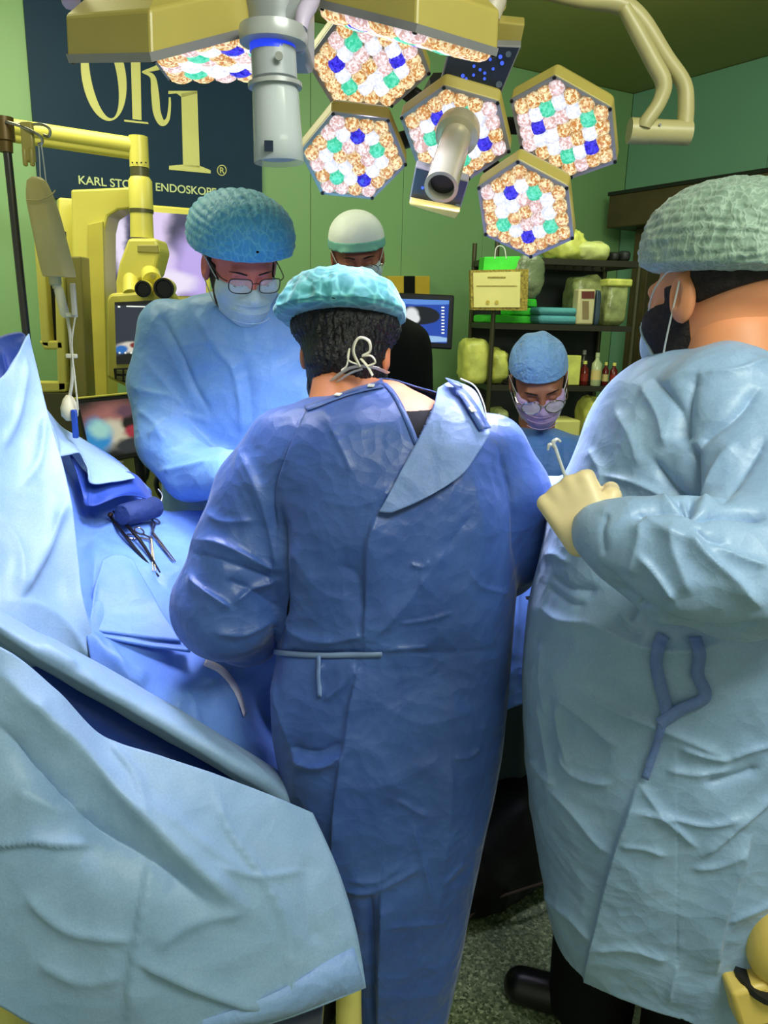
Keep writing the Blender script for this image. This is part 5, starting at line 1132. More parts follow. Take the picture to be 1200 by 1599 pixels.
for i in range(len(rows_) - 1):
    for j in range(n_): k = (j + 1) % n_; F.append((i * n_ + j, i * n_ + k, (i + 1) * n_ + k, (i + 1) * n_ + j))
F += [tuple(range(n_)), tuple((len(rows_) - 1) * n_ + j for j in range(n_))]
mk('bag_body', V, F, m_bag, bg_, auto=50)
strp = MB().tube([U(42, 312, 1.862), U(60, 313, 1.858), U(78, 306, 1.865), U(86, 298, 1.88)], .003, 6, sub=4, flat=.5).build('seam', plain('bag_seam', (196, 176, 90), .5), bg_)
MB().tube([U(60, 222, 1.9), U(62, 250, 1.9), U(63, 279, 1.9)], .0014, 6).tube([U(64, 222, 1.9), U(68, 250, 1.9), U(72, 284, 1.9)], .0014, 6).build('string', m_strap, bg_)
MB().lathe(U(85, 430, 1.9), (.1, 0, -1), [(0, .014), (.02, .014), (.024, .009), (.03, .009)], 14).build('port', plain('port_clear', (190, 188, 150), .3), bg_)
dl = thing('drip_line', U(108, 560, 1.9), 'clear drip chamber and tubing with squeeze bulb below the infusion bag', 'tubing')
MB().lathe(U(90, 446, 1.9), (.18, 0, -1), [(0, .008), (.01, .011), (.065, .011), (.075, .004)], 14).build('drip_chamber', cvm.m, dl)
MB().box(U(115, 468, 1.88), (.012, .012, .075)).build('roller_clamp', plain('clamp_grey', (186, 184, 160), .4), dl, bevel=.003)
MB().tube([U(99, 480, 1.9), U(106, 500, 1.9), U(110, 530, 1.9), U(113, 570, 1.9), U(112, 600, 1.9), U(108, 622, 1.9)], .0042, 8, sub=4).tube([U(118, 490, 1.88), U(112, 540, 1.88), U(117, 590, 1.88), U(122, 640, 1.88)], .0022, 6, sub=4).build('tube', plain('tubing_clear', (200, 198, 170), .3), dl)
MB().lathe(U(107, 617, 1.9), (0, 0, -1), [(0, .006), (.01, .014), (.03, .021), (.05, .020), (.062, .010)], 18).build('squeeze_bulb', plain('bulb_cream', (212, 206, 170), .4), dl)
for y in (492, 556): MB().box(U(112, y, 1.885), (.026, .012, .010)).build('connector', plain('tubing_clear', (1, 1, 1)), dl, bevel=.002)
MB().box(U(117, 662, 1.88), (.014, .010, .07)).build('blue_clip', plain('clip_blue', (30, 70, 160), .4), dl, bevel=.003)

# surgical microscope: column, boom, optics head, eyepieces, screens
mic = thing('surgical_microscope', (-1.05, 3.1, 0), 'cream surgical microscope with eyepieces, boom and column before the banner', 'microscope')
m_mic = plain('microscope_cream', (214, 204, 96), .35, 0, .02); m_mic2 = plain('microscope_shade', (150, 142, 76), .4, 0, .02)
D0 = 3.0
MB().tube([U(2, 196, D0), U(212, 228, D0)], .028, 16).tube([U(2, 210, D0 + .01), U(212, 240, D0 + .01)], .022, 12).build('boom', m_mic, mic)
MB().tube([U(216, 213, D0), U(218, 262, D0)], [.033, .034], 20).build('elbow', m_mic, mic)
for k in range(4): MB().lathe(U(207 + k * 7, 254, D0 - .036), (0, -1, 0), [(0, .003), (.002, .003)], 8).build('screw', M['black'], mic)
MB().tube([U(218, 263, D0), U(218.6, 277, D0)], .033, 20).build('joint_ring', plain('joint_dark', (86, 84, 56), .4, .3), mic)
MB().tube([U(218.6, 277, D0), U(219, 283, D0), U(221, 328, D0)], [.034, .042, .042], 24).tube([U(221, 332, D0), U(222, 372, D0)], [.040, .042], 24).build('swivel', m_mic, mic)
MB().tube([U(221, 327, D0), U(221.2, 333, D0)], .043, 24).build('joint_ring', plain('joint_dark', (1, 1, 1)), mic)
op = [(200, 372), (244, 372), (250, 392), (240, 430), (212, 440), (200, 462), (181, 470), (180, 440), (186, 410)]
MB().prism([U(x, y, D0 - .07) for x, y in op], (0, .14, 0)).build('optics_head', m_mic, mic, smooth=False, bevel=.010)
MB().prism([U(x, y, D0 - .075) for x, y in [(214, 382), (246, 382), (248, 396), (214, 394)]], (0, .02, 0)).build('side_cover', m_mic2, mic, smooth=False, bevel=.004)
MB().tube([U(205, 436, D0 - .05), U(205, 462, D0 - .12)], .03, 16).tube([U(235, 428, D0 - .05), U(238, 440, D0 - .12)], .035, 16).build('tube_mount', m_mic, mic)
for x, y, r in ((226, 451, .029), (258, 450, .036)):
    q = U(x, y, D0 - .16); ay = nrm((.15, -1, -.05)); e = MB().lathe(q, ay, [(-.10, r * .8), (0, r), (.03, r), (.03, r * .9)], 24).build('eyepiece', m_mic, mic)
    MB().lathe(q, ay, [(.031, r * .96), (.040, r * .98), (.041, r * .78), (.034, r * .70)], 24).build('eyecup', M['black'], e)
MB().lathe(U(240, 432, D0 - .14), (0, -1, 0), [(0, .010), (.012, .008)], 12).build('knob', m_mic2, mic)
MB().tube([U(215, 460, 2.95), U(205, 480, 2.95)], .045, 12).build('neck', m_mic, mic)
# control tablet
Dp = 2.86
MB().prism([U(x, y, Dp) for x, y in [(166, 466), (172, 458), (262, 452), (272, 462), (276, 600), (200, 606), (166, 590)]], (0, .07, 0)).build('tablet_body', m_mic, mic, smooth=False, bevel=.012)
uv_quad('tablet_screen', [U(179, 472, Dp - .004), U(262, 468, Dp - .004), U(264, 566, Dp - .004), U(182, 569, Dp - .004)],
        screen_mat('tablet_picture', (46, 52, 66), [(.5, .02, .7, .16, (10, 12, 16), .1), (.5, 1.0, .7, .06, (10, 12, 16), .1), (.30, .27, .30, .09, (220, 214, 200), .3), (.10, .24, .12, .07, (40, 110, 190), .3), (.38, .30, .12, .05, (130, 30, 40), .3), (.5, .22, .10, .05, (170, 60, 70), .4)], .9, .05), mic)
MB().box(U(186, 479, Dp - .008), (.008, .002, .006)).box(U(214, 478.6, Dp - .008), (.075, .002, .004)).build('status_line', plain('status_white', (230, 235, 235), .4, emit=.8), mic, smooth=False)
for k in range(3): MB().lathe(U(187 + k * 9, 551, Dp - .006), (0, -1, 0), [(0, .0035), (.002, .0035)], 10).build('screen_button', plain('status_white', (1, 1, 1)), mic)
kb = MB().prism([U(x, y, Dp - .004) for x, y in [(178, 575), (262, 571), (264, 598), (205, 600), (180, 592)]], (0, -.008, 0)).build('keypad', M['dark'], mic, smooth=False, bevel=.003)
for k in range(4):
    for j in range(2): MB().box(U(187 + k * 12, 581 + j * 10, Dp - .014), (.022, .004, .016)).build('key', plain('key_olive', (104, 106, 60), .5), kb, smooth=False, bevel=.002)
# C-shaped column
colp = [(110, 296), (205, 292), (205, 326), (184, 328), (168, 338), (163, 360), (163, 455), (167, 620), (122, 620), (113, 420)]
MB().prism([U(x, y, D0 + .18) for x, y in colp], (0, .14, 0)).build('column', m_mic, mic, smooth=False, bevel=.008)
MB().prism([U(x, y, D0 + .165) for x, y in [(137, 350), (160, 345), (163, 455), (167, 620), (143, 620), (136, 420)]], (0, .02, 0)).build('column_inset', plain('inset_yellow', (196, 184, 78), .4), mic, smooth=False, bevel=.003)
MB().box((U(146, 620, D0 + .25) * [1, 1, 0]) + [0, 0, .62], (.20, .22, 1.0)).build('column_foot', m_mic2, mic, bevel=.01, smooth=False)
MB().box((U(146, 620, D0 + .25) * [1, 1, 0]) + [0, 0, .10], (.62, .6, .14)).build('base', m_mic, mic, bevel=.03, smooth=False)
# lower screen
Dm = 2.60
mon = thing('monitor', U(182, 668, Dm) * [1, 1, 0] + [0, 0, 0], 'tilted flat screen showing the endoscope picture beside the drape', 'monitor')
cs = [(116, 624), (246, 611), (254, 706), (140, 728)]
MB().prism([U(x, y, Dm) for x, y in cs], (0, .035, 0)).build('bezel', M['black'], mon, smooth=False, bevel=.004)
MB().tube([U(115, 622.5, Dm), U(246, 609.5, Dm)], .004, 6).build('bezel_edge', m_mic, mon)
uv_quad('screen', [U(123, 630, Dm - .003), U(241, 618, Dm - .003), U(249, 700, Dm - .003), U(143, 718, Dm - .003)],
        screen_mat('endoscope_picture', (14, 14, 18), [(.42, .62, .42, .34, (150, 96, 90), .5), (.36, .40, .28, .26, (190, 186, 160), .35), (.16, .40, .18, .30, (40, 130, 190), .4), (.20, .52, .14, .16, (150, 200, 190), .5), (.62, .58, .13, .17, (16, 6, 10), .35), (.66, .40, .14, .12, (150, 40, 56), .4), (.80, .55, .10, .2, (150, 60, 70), .5), (.60, .80, .16, .10, (90, 60, 76), .5), (.62, .16, .30, .14, (44, 46, 52), .4)], 1.0, .12), mon)
MB().box(U(189, 721, Dm - .004), (.02, .004, .006)).build('badge', M['steel'], mon, smooth=False)
MB().tube([U(215, 700, Dm + .05), U(222, 760, Dm + .05), U(224, 800, Dm + .05)], .016, 10).build('stand_arm', M['dark'], mon)
q = U(222, 800, Dm + .05); MB().tube([q, q * [1, 1, 0] + [0, 0, .06]], .02, 12).build('stand_post', M['dark'], mon); MB().box(q * [1, 1, 0] + [0, 0, .03], (.4, .3, .05)).build('stand_foot', M['dark'], mon, bevel=.01)
cart = thing('equipment_cart', U(240, 760, 2.95) * [1, 1, 0], 'cream equipment cart with looped black cables under the screen', 'cart')
zt = U(250, 690, 2.95)[2]
MB().box(U(235, 690, 2.98) * [1, 1, 0] + [0, 0, zt / 2 + .03], (.42, .20, zt - .06)).build('cabinet', plain('cart_olive', (150, 156, 90), .4), cart, bevel=.01, smooth=False)
MB().box(U(235, 690, 2.98) * [1, 1, 0] + [0, 0, zt + .012], (.46, .24, .024)).build('worktop', m_mic, cart, bevel=.006, smooth=False)
cb_ = MB()
for pts in ([(215, 720), (222, 712), (230, 722), (228, 745), (220, 750)], [(240, 705), (252, 725), (250, 745), (262, 765), (264, 800)], [(246, 708), (258, 728), (262, 752), (270, 770)], [(252, 735), (244, 755), (252, 775), (266, 790)]): cb_.tube([U(x, y, 2.80) for x, y in pts], .010, 8, sub=5)
cb_.build('cables', M['black'], cart)
# large wall display behind the column
big = thing('monitor', U(240, 400, 3.45), 'large cream-framed display glowing lilac white behind the microscope', 'monitor')
q4 = [(92, 308), (325, 327), (330, 470), (92, 470)]; n4 = nL
def onD(x, y, o=0.0): return UPl(x, y, U(220, 330, 3.5) + nL * o, nL)
MB().prism([onD(*p) for p in q4], -nL * .06).build('frame', m_mic, big, smooth=False, bevel=.008)
uv_quad('screen', [onD(122, 322, .004), onD(318, 337, .004), onD(322, 462, .004), onD(122, 462, .004)],
        screen_mat('display_picture', (96, 92, 128), [(.28, .60, .13, .35, (236, 226, 250), .3), (.62, .40, .16, .9, (226, 208, 246), .25), (.42, .50, .06, .5, (60, 62, 92), .4), (.86, .75, .16, .3, (70, 70, 96), .4), (.95, .35, .2, .45, (190, 170, 236), .4), (.18, .28, .12, .4, (24, 26, 44), .3), (.72, .16, .2, .14, (238, 228, 250), .4)], 1.0, .10), big)
MB().box(onD(210, 470, -.04) * [1, 1, 0] + [0, 0, onD(210, 470)[2] / 2], (.08, .06, onD(210, 470)[2])).build('stand', m_mic2, big, smooth=False)
# tall frame at the far left
fr = thing('equipment_rack', U(80, 560, 2.7) * [1, 1, 0], 'tall cream rack frame with black slot left of the column', 'rack')
frp = MB()
for cs, dd in (([(52, 372), (66, 372), (78, 544), (64, 540)], 0), ([(60, 532), (98, 532), (100, 546), (68, 546)], 0), ([(84, 430), (98, 430), (104, 610), (90, 612)], 0), ([(30, 596), (104, 596), (104, 612), (30, 614)], 0)):
    frp.prism([U(x, y, 2.7) for x, y in cs], (0, .05, 0))
frp.build('frame', m_mic, fr, smooth=False, bevel=.006)
MB().prism([U(x, y, 2.74) for x, y in [(62, 360), (96, 360), (100, 540), (74, 540)]], (0, .04, 0)).build('slot_panel', M['black'], fr, smooth=False)
MB().prism([U(x, y, 2.72) for x, y in [(100, 400), (126, 400), (138, 640), (112, 640)]], (0, .08, 0)).build('side_post', plain('post_olive', (140, 132, 62), .4), fr, smooth=False, bevel=.005)
zz = U(70, 612, 2.7)[2]; MB().box(U(85, 612, 2.78) * [1, 1, 0] + [0, 0, zz / 2], (.20, .16, zz)).build('cabinet', plain('cabinet_dark_olive', (74, 72, 40), .5), fr, smooth=False, bevel=.006)

# black-striped box and ultrasound screen beyond the patient
sb = thing('wall_box', onL(640, 445, .06), 'yellow wall box with a black vertical stripe above the ultrasound screen', 'box')
MB().prism([onL(x, y, .10) for x, y in [(606, 431), (672, 431), (672, 462), (606, 462)]], -nL * .10).build('case', plain('box_ochre', (190, 160, 50), .5), sb, smooth=False, bevel=.004)
MB().prism([onL(x, y, .104) for x, y in [(631, 431), (648, 431), (648, 462), (631, 462)]], nL * .003).build('stripe', M['black'], sb, smooth=False)
us = thing('monitor', U(665, 500, 3.3) * [1, 1, 0], 'black ultrasound screen with a white scan on blue', 'monitor'); Du = 3.3
def onU(x, y, o=0.0): return UPl(x, y, U(665, 500, Du + o), nrm((.02, -1, 0)))
MB().prism([onU(*p) for p in [(600, 456), (710, 461), (706, 546), (600, 540)]], (0, .04, 0)).build('bezel', M['black'], us, smooth=False, bevel=.006)
uv_quad('screen', [onU(604, 466, -.003), onU(702, 469, -.003), onU(698, 536, -.003), onU(604, 531, -.003)],
        screen_mat('ultrasound_picture', (30, 70, 170), [(.5, .98, .7, .10, (90, 140, 220), .1), (.5, .62, .36, .22, (8, 12, 24), .05), (.40, .64, .10, .16, (225, 228, 230), .35), (.46, .54, .07, .10, (225, 228, 230), .35), (.5, .08, .6, .08, (150, 190, 230), .15)], 1.0, .03), us)
for k in range(9): MB().box(onU(692, 480 + k * 5, -.006), (.012, .001, .005)).build('menu_entry', plain('status_white', (1, 1, 1)), us, smooth=False)
q = onU(655, 545, .03); MB().tube([q, q * [1, 1, 0] + [0, 0, .75]], .025, 12).build('post', M['dark'], us); MB().box(q * [1, 1, 0] + [0, 0, .42], (.42, .36, .70)).build('cart_body', m_mic2, us, bevel=.02, smooth=False); MB().box(q * [1, 1, 0] + [.02, -.03, .80], (.46, .30, .05)).build('console', m_mic, us, bevel=.015, smooth=False)

# ================================================================== shelving unit and its contents
th = R_(10); sx = np.array([math.cos(th), math.sin(th), 0]); sy = np.array([-math.sin(th), math.cos(th), 0])
S0 = U(770, 505, 4.2); def_n = -sy
def onS(px, py, o=0.0): return UPl(px, py, S0 + sy * o, def_n)
z1, z2, z3 = onS(880, 405)[2], onS(880, 508)[2], onS(880, 603)[2]; dz = (z1 - z3) / 2
zs = [z1, z2, z3, z3 - dz, z3 - 2 * dz, z3 - 2.75 * dz]
x1 = float(np.dot(onS(990, 508) - S0, sx)); dep = .42; B0 = np.array([S0[0], S0[1], 0.0])
def SP(x, y, z): return B0 + sx * x + sy * y + UPV * z
sh = thing('shelving_unit', SP(x1 / 2, dep / 2, 0), 'dark wire shelving unit stocked with packets in the corner', 'shelf')
m_sh = plain('shelf_dark', (46, 44, 34), .4, .3)
for x, y in ((0, 0), (x1, 0), (0, dep), (x1, dep)): MB().tube([SP(x, y, 0), SP(x, y, z1 + .10)], .013, 10).build('post', plain('post_metal', (70, 68, 48), .35, .5), sh)
for z in zs:
    sf = MB().box(SP(x1 / 2, 0, z - .012), (x1, .012, .030), (sx, sy, UPV)).box(SP(x1 / 2, dep, z - .012), (x1, .012, .030), (sx, sy, UPV)).box(SP(0, dep / 2, z - .012), (.012, dep, .030), (sx, sy, UPV)).box(SP(x1, dep / 2, z - .012), (.012, dep, .030), (sx, sy, UPV))
    for k in range(14): sf.box(SP(x1 * (k + .5) / 14, dep / 2, z - .004), (.008, dep, .006), (sx, sy, UPV))
    sf.build('shelf_tier', m_sh, sh, smooth=False)
MB().box(SP(x1 / 2, dep + .03, z1 / 2), (x1, .006, z1), (sx, sy, UPV)).build('back_panel', plain('back_navy', (22, 28, 30), .6), sh, smooth=False)
def item(name, px0, px1, ptop, zb, o, dp, mat, label, cat, group=None, th_=None, bev=.01, tilt=0):
    a, c = onS(px0, ptop, o), onS(px1, ptop, o); xa, xc = np.dot(a - B0, sx), np.dot(c - B0, sx); zt_ = (a[2] + c[2]) / 2
    ob = MB().box(SP((xa + xc) / 2, o + dp / 2, (zb + zt_) / 2 + .004), (xc - xa, dp, zt_ - zb - .003), (sx, sy, UPV)).build(name, mat, None, bevel=bev)
    return tag(ob, label, cat, group)
def soft(name, px0, px1, ptop, zb, o, dp, mat, label, cat, group=None, amp=.010, seed=1, bul=.5):
    a, c = onS(px0, ptop, o), onS(px1, ptop, o); xa, xc = np.dot(a - B0, sx), np.dot(c - B0, sx); zt_ = (a[2] + c[2]) / 2; w_, h_ = (xc - xa) / 2, (zt_ - zb) / 2
    n, m = 20, 32; T, Pp = np.meshgrid(np.linspace(.01, np.pi - .01, n), np.linspace(0, 2 * np.pi, m, endpoint=False), indexing='ij')
    q = np.stack([np.sin(T) * np.cos(Pp), np.sin(T) * np.sin(Pp), np.cos(T)], -1).reshape(-1, 3); q = np.sign(q) * np.abs(q) ** bul
    V = q * [w_, dp / 2, h_]; V = V + nrm_rows(V) * (amp * vnoise(V + seed, 22, seed) + amp * .5 * vnoise(V, 50, seed + 3))[:, None]
    V[:, 2] = np.maximum(V[:, 2], -h_ + .004)
    W = SP((xa + xc) / 2, o + dp / 2, (zb + zt_) / 2) + V[:, :1] * sx + V[:, 1:2] * sy + V[:, 2:] * UPV
    I = np.arange(n * m).reshape(n, m); J = np.roll(I, -1, axis=1); F = np.stack([I[:-1], I[1:], J[1:], J[:-1]], -1).reshape(-1, 4)
    return tag(mk(name, W, F, mat, None), label, cat, group)
m_yel = plain('yellow_film', (204, 206, 104), .35, 0, .12, .5, bump=.5, bscale=18, scale=14); m_green = plain('green_wrap', (70, 214, 60), .5, 0, .08, .4, bump=.4, bscale=20); m_clear = plain('clear_packet', (140, 148, 96), .25, 0, .2, .6, bump=.6, bscale=24, scale=16)
m_towel = plain('blue_green_towel', (84, 150, 160), .8, 0, .06, .2, bump=.3, bscale=80); m_card = plain('cream_card', (226, 214, 140), .55, 0, .03); m_border = plain('gold_border', (150, 130, 50), .5, 0, .3, scale=90)
soft('plastic_bag', 868, 930, 357, z1, .04, .26, m_yel, 'crumpled pale yellow plastic bag on top of the shelving', 'bag', None, .022, 3, .8)
soft('plastic_bag', 905, 962, 374, z1, .02, .24, plain('pale_film', (196, 200, 128), .35, 0, .12, .5, bump=.5, bscale=18), 'flat folded film beside the crumpled bag on top', 'bag', None, .014, 5, .7)
for px0, px1, pt_ in ((958, 972, 392), (974, 990, 390)): soft('small_case', px0, px1, pt_, z1, .03, .12, M['dark'], 'black case on the top shelf, ' + ('left' if px0 < 970 else 'right') + ' one of two', 'case', None, .003, 7, .7)
soft('plastic_bag', 806, 856, 396, (z1 + z2) / 2 - .04, -.05, .06, plain('grey_film', (104, 116, 88), .25, 0, .2, .6, bump=.7, bscale=26), 'clear grey plastic bag hanging from the top tier', 'bag', None, .012, 9, .8)
gb = thing('gift_bag', onS(784, 410, -.02), 'bright green paper bag with cord handles above the certificate', 'bag')
MB().prism([onS(x, y, -.03) for x, y in [(757, 401), (813, 400), (814, 432), (754, 432)]], sy * .09).build('bag_body', m_green, gb, smooth=False, bevel=.003)
hm = MB()
for o in (-.03, .05): hm.tube([onS(773, 404, o), onS(775, 388, o), onS(781, 384, o), onS(788, 388, o), onS(791, 404, o)], .003, 6, sub=4)
hm.build('handle', m_strap, gb)
ce = thing('certificate', onS(780, 455, -.05), 'cream certificate with gold patterned border standing on the shelf', 'certificate')
MB().prism([onS(x, y, -.06) for x, y in [(735, 422), (826, 420), (824, 485), (736, 484)]], sy * .03).build('backing', m_border, ce, smooth=False)
MB().prism([onS(x, y, -.062) for x, y in [(739, 426), (813, 424), (812, 480), (740, 480)]], -sy * .003).build('sheet', m_card, ce, smooth=False)
for y0, y1, x0, x1_ in ((446, 447, 744, 808), (432, 434, 762, 790)): MB().prism([onS(x, y, -.067) for x, y in [(x0, y0), (x1_, y0), (x1_, y1), (x0, y1)]], -sy * .001).build('printed_line', m_border, ce, smooth=False)
for x in (762, 776): MB().lathe(onS(x, 472, -.067), -sy, [(0, .010), (.002, .010)], 12).build('seal', plain('seal_gold', (196, 170, 70), .4), ce)
for k, (a, b, t) in enumerate(((756, 842, 492), (800, 846, 480), (812, 842, 466), (820, 840, 452))):
    soft('green_pack', a, b, t, z2 + .045 * k, .14 + .005 * k, .24, m_green, ('bottom and widest green wrapped pack of the stack', 'second green wrapped pack from the bottom', 'third green wrapped pack from the bottom', 'topmost green wrapped pack of the stack')[k], 'pack', 'green packs on the middle shelf', .006, 20 + k, .32)
for k, t in enumerate((493, 481)): item('folded_towel', 843, 904, t, z2 + .045 * k, .0, .25, m_towel, ('lower', 'upper')[k] + ' of two blue-green folded towels on the middle shelf', 'towel', 'folded towels', bev=.018)
soft('clear_packet', 902, 952, 430, z2, .08, .22, m_clear, 'clear wrapped bundle behind the printed box on the shelf', 'packet', None, .012, 31, .45)
pb_ = thing('printed_box', onS(918, 478, 0), 'small white box printed with a dark red block on the shelf', 'box')
pbx_ = item('carton', 905, 932, 452, z2, -.01, .08, plain('box_white', (190, 180, 140), .5), 'x', 'x'); del pbx_['label']; del pbx_['category']; attach(pbx_, pb_)
for (a, b, c_, d_), m_ in (((909, 929, 455, 466), plain('dark_red', (96, 40, 34), .5)), ((910, 920, 470, 498), plain('tan_print', (130, 112, 78), .5))): MB().prism([onS(x, y, -.012) for x, y in [(a, c_), (b, c_), (b, d_), (a, d_)]], -sy * .001).build('printed_block', m_, pb_, smooth=False)
soft('dark_packet', 933, 942, 452, z2, 0, .07, plain('navy_film', (50, 66, 84), .3), 'narrow dark packet between printed box and clear bin', 'packet', None, .004, 33, .4)
soft('clear_packet', 951, 986, 436, z2, .0, .26, m_clear, 'clear plastic bin of gauze at right end of middle shelf', 'packet', None, .010, 35, .35)
item('lid', 951, 990, 436, onS(960, 449)[2], -.005, .27, m_yel, 'yellow lid resting on the clear plastic bin', 'lid')
soft('yellow_sack', 729, 768, 530, z3, .02, .20, m_yel, 'yellow wrapped sack at the left end of the lower shelf', 'sack', None, .010, 41, .4)
soft('yellow_sack', 772, 800, 546, z3, .03, .22, m_yel, 'slumped yellow sack just right of the front post', 'sack', None, .014, 43, .6)
item('paper_pad', 884, 909, 556, z3, .0, .05, m_yel, 'yellow upright packet beside the light blue cap', 'packet', bev=.004)
def bottle(px, w_, ptop, mat, capm, label, o=.03, neck=.45):
    a = onS(px, ptop, o); b = SP(float(np.dot(a - B0, sx)), o + .02, z3); h_ = a[2] - z3; r = w_ * .0035 / 2
    t = thing('bottle', b, label, 'bottle', 'bottles on the lower shelf')
    MB().lathe(b + UPV * .002, UPV, [(0, r * .9), (.004, r), (h_ * .66, r), (h_ * .78, r * neck), (h_ * .86, r * neck)], 16).build('bottle_body', mat, t)
    MB().lathe(b + UPV * (.002 + h_ * .86), UPV, [(0, r * neck * 1.15), (h_ * .13, r * neck * 1.1)], 12).build('cap', capm, t); MB().lathe(b + UPV * (.002 + h_ * .18), UPV, [(0, r * 1.02), (h_ * .3, r * 1.02)], 16, False).build('bottle_label', plain('label_cream', (200, 180, 120), .5) if 'clear' in label else plain('label_red', (128, 36, 26), .5), t)
m_rb = plain('red_brown_liquid', (92, 22, 22), .2); m_cb = plain('clear_bottle', (170, 180, 140), .2)
bottle(916, 12, 547, plain('dark_bottle', (50, 44, 44), .2), M['grey'], 'tall dark bottle, leftmost at the back of the lower shelf', .12); bottle(917, 13, 564, m_rb, m_yel, 'dark red bottle with pale cap, leftmost in front'); bottle(937, 16, 551, m_cb, m_cb, 'clear bottle with orange-cream label on the lower shelf', .0, .4)
bottle(950, 10, 566, m_rb, M['white'], 'small red bottle right beside the clear bottle'); bottle(963, 12, 567, m_rb, M['white'], 'red bottle with white cap, rightmost on the lower shelf')
z4 = zs[3]
soft('yellow_bin', 922, 950, 622, z4, .0, .22, m_yel, 'yellow bag heaped on the tier below the bottles', 'bag', None, .012, 51, .6)
item('yellow_tray', 868, 908, 657, z4 - .04 + .04, -.02, .2, plain('tray_cream', (206, 202, 120), .5), 'cream tray on the tier behind the person with lilac mask', 'tray')
soft('white_bundle', 775, 800, 640, z4, .02, .2, m_clear, 'pale bundle on the low tier by the front post', 'bundle', None, .01, 53, .5)

# ================================================================== instruments on the drape
def T_(px, py, l=.006): return on_surf('T', px, py, l)[0]
rolled = thing('rolled_towel', T_(205, 812, .03), 'navy rolled swab lying beside the clamps on the drape', 'swab')
ra, rb = T_(188, 828, .045), T_(230, 812, .045); ax = nrm(rb - ra); L = np.linalg.norm(rb - ra)
MB().lathe(ra, ax, [(-.002, .012), (0, .024), (.006, .028), (L * .5, .029), (L - .006, .028), (L, .024), (L + .002, .012)], 20).build('roll', plain('navy_cloth', (38, 56, 104), .7, 0, .1, .3, bump=.6, bscale=60), rolled)
MB().tube([T_(222, 786, .06), T_(232, 800, .058), T_(236, 812, .03)], .0016, 6, sub=3).build('thread', m_strap, rolled)
fc = thing('needle_holder', T_(205, 860), 'long black dissecting forceps lying below the navy swab', 'forceps')
for k, (a, b) in enumerate((((170, 812), (247, 902)), ((176, 809), (249, 896)))): MB().tube([T_(a[0], a[1], .012 + .010 * k), T_((a[0] + b[0]) / 2 + (k * 6 - 3), (a[1] + b[1]) / 2, .010 + .008 * k), T_(b[0], b[1], .005)], [.0035, .0045, .0018], 8, sub=4).build('blade', plain('black_steel', (34, 32, 40), .3, .7), fc)
MB().ball(T_(170, 812, .016), .007, 10, 6).build('pivot', plain('bronze', (70, 50, 40), .4, .6), fc)
def clamp(ring1, ring2, piv, tip, label):
    t = thing('hemostat', T_(*piv), label, 'clamp', 'clamps on the drape'); s = plain('clamp_steel', (150, 140, 140), .25, .95)
    for k, (rg, tp) in enumerate(((ring1, (tip[0] - 2, tip[1])), (ring2, (tip[0] + 2, tip[1])))):
        c, n = on_surf('T', rg[0], rg[1], .008 + .006 * k); u = nrm(T_(*piv) - c); v = nrm(np.cross(n, u))
        ring = [c + u * .013 * math.cos(a) + v * .010 * math.sin(a) for a in np.linspace(0, 2 * math.pi, 15)]
        MB().tube(ring, .0022, 6).tube([c + u * .013, T_(piv[0], piv[1], .011 + .004 * k)], .0024, 6).tube([T_(piv[0], piv[1], .011 + .004 * k), T_(tp[0], tp[1], .006)], [.003, .0014], 6).build('arm', s, t)
    MB().lathe(T_(piv[0], piv[1], .009), on_surf('T', *piv)[1], [(0, .004), (.010, .004)], 10).build('pivot', s, t)
clamp((242, 818), (232, 806), (236, 838), (272, 880), 'steel clamp with ring handles, pointing right')
clamp((206, 842), (216, 836), (234, 848), (240, 895), 'steel clamp with ring handles, pointing down')

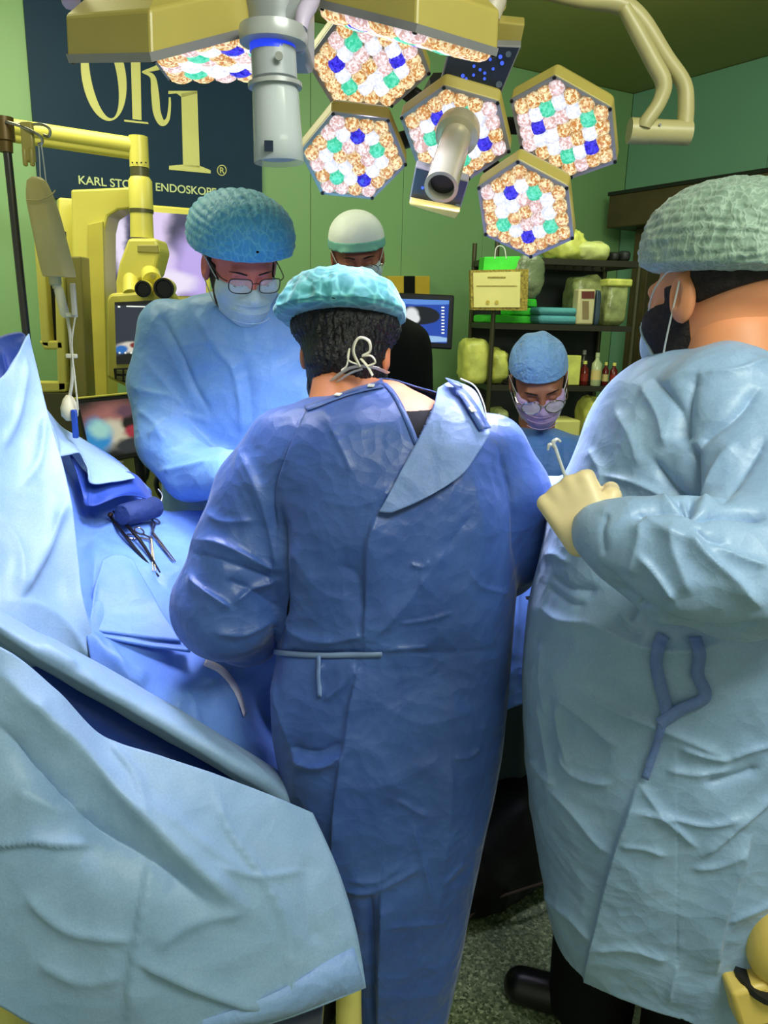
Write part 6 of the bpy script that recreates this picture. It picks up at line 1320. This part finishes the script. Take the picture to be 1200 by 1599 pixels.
# ================================================================== low things round the floor
bgk = thing('black_bag', (.29, 1.93, 0), 'black glossy sack slumped on the floor between the two gowns', 'bag')
gg = Grid((-.05, 1.62, 0), (.62, 2.2, .36), .010); Dk = smin(s_ell(gg, (.24, 1.90, .08), (.20, .20, .15)), s_ell(gg, (.38, 1.95, .14), (.16, .16, .18)), .06); Dk = smax(Dk, .012 - gg.Z, .02)
V, F = surface(gg, Dk); Nn = vert_normals(V, F); V = crumple(V, Nn, .008, 9, 61); mk('sack', V, F, plain('black_film', (6, 6, 7), .5, 0, .1, .25), bgk)
cbl = MB().tube([UZ(722, 1455, .02), U(735, 1430, 1.70), U(770, 1405, 1.72), U(820, 1388, 1.74), U(860, 1375, 1.78)], .004, 8, sub=5).build('cable', plain('cable_brown', (62, 44, 36), .5), None)
tag(cbl, 'thin brown cable crossing over the black sack', 'cable')
# wheeled stand, lower right
ws = thing('wheeled_stand', UZ(1180, 1560, 0), 'cream wheeled stand foot at the lower right edge', 'stand')
qa = U(1218, 1475, 1.10)
gg = Grid(qa - .14, qa + .14, .006); V, F = surface(gg, smin(s_ell(gg, qa + [0, 0, .0], (.055, .05, .075)), s_caps(gg, qa + [.02, 0, .02], qa + [.12, .03, .02], .04, .04), .03)); mk('cover', V, F, plain('stand_cream', (226, 196, 104), .4), ws)
MB().lathe(U(1190, 1530, 1.10), (.25, -.1, 1), [(-.006, .046), (.006, .048)], 20).build('collar_ring', M['dark'], ws)
MB().box(U(1168, 1552, 1.10), (.065, .06, .085), (nrm((1, 0, .35)), (0, 1, 0), nrm((-.35, 0, 1)))).build('brake_pedal', plain('stand_cream', (1, 1, 1)), ws, bevel=.008)
MB().tube([qa, qa * [1, 1, 0] + [.06, .03, .14]], .03, 12).build('leg', plain('stand_cream', (1, 1, 1)), ws); MB().lathe(qa * [1, 1, 0] + [.04, .03, .06], (1, .3, 0), [(-.02, .06), (.02, .06)], 20).build('caster', M['dark'], ws)
# cream bin legs beneath the front drape
bn = thing('instrument_stand', (-.25, 1.15, 0), 'cream stand peeping out under the hem of the front drape', 'stand')
for (x, y, D, nm) in ((545, 1590, 1.24, 'foot'), (470, 1600, 1.22, 'foot'), (20, 1600, 1.10, 'foot'), (-30, 1590, 1.10, 'foot')):
    q = U(x, y, D); MB().tube([q + [0, 0, .10], q, q * [1, 1, 0] + [.01, 0, .01]], [.024, .026, .028], 14, sub=3).build('leg', plain('stand_yellow', (222, 210, 120), .4), bn)
MB().box(((U(545, 1590, 1.24) + U(20, 1600, 1.10)) / 2) * [1, 1, 0] + [0, 0, .30], (.5, .10, .03)).build('crossbar', M['steel'], bn, smooth=False, bevel=.004)
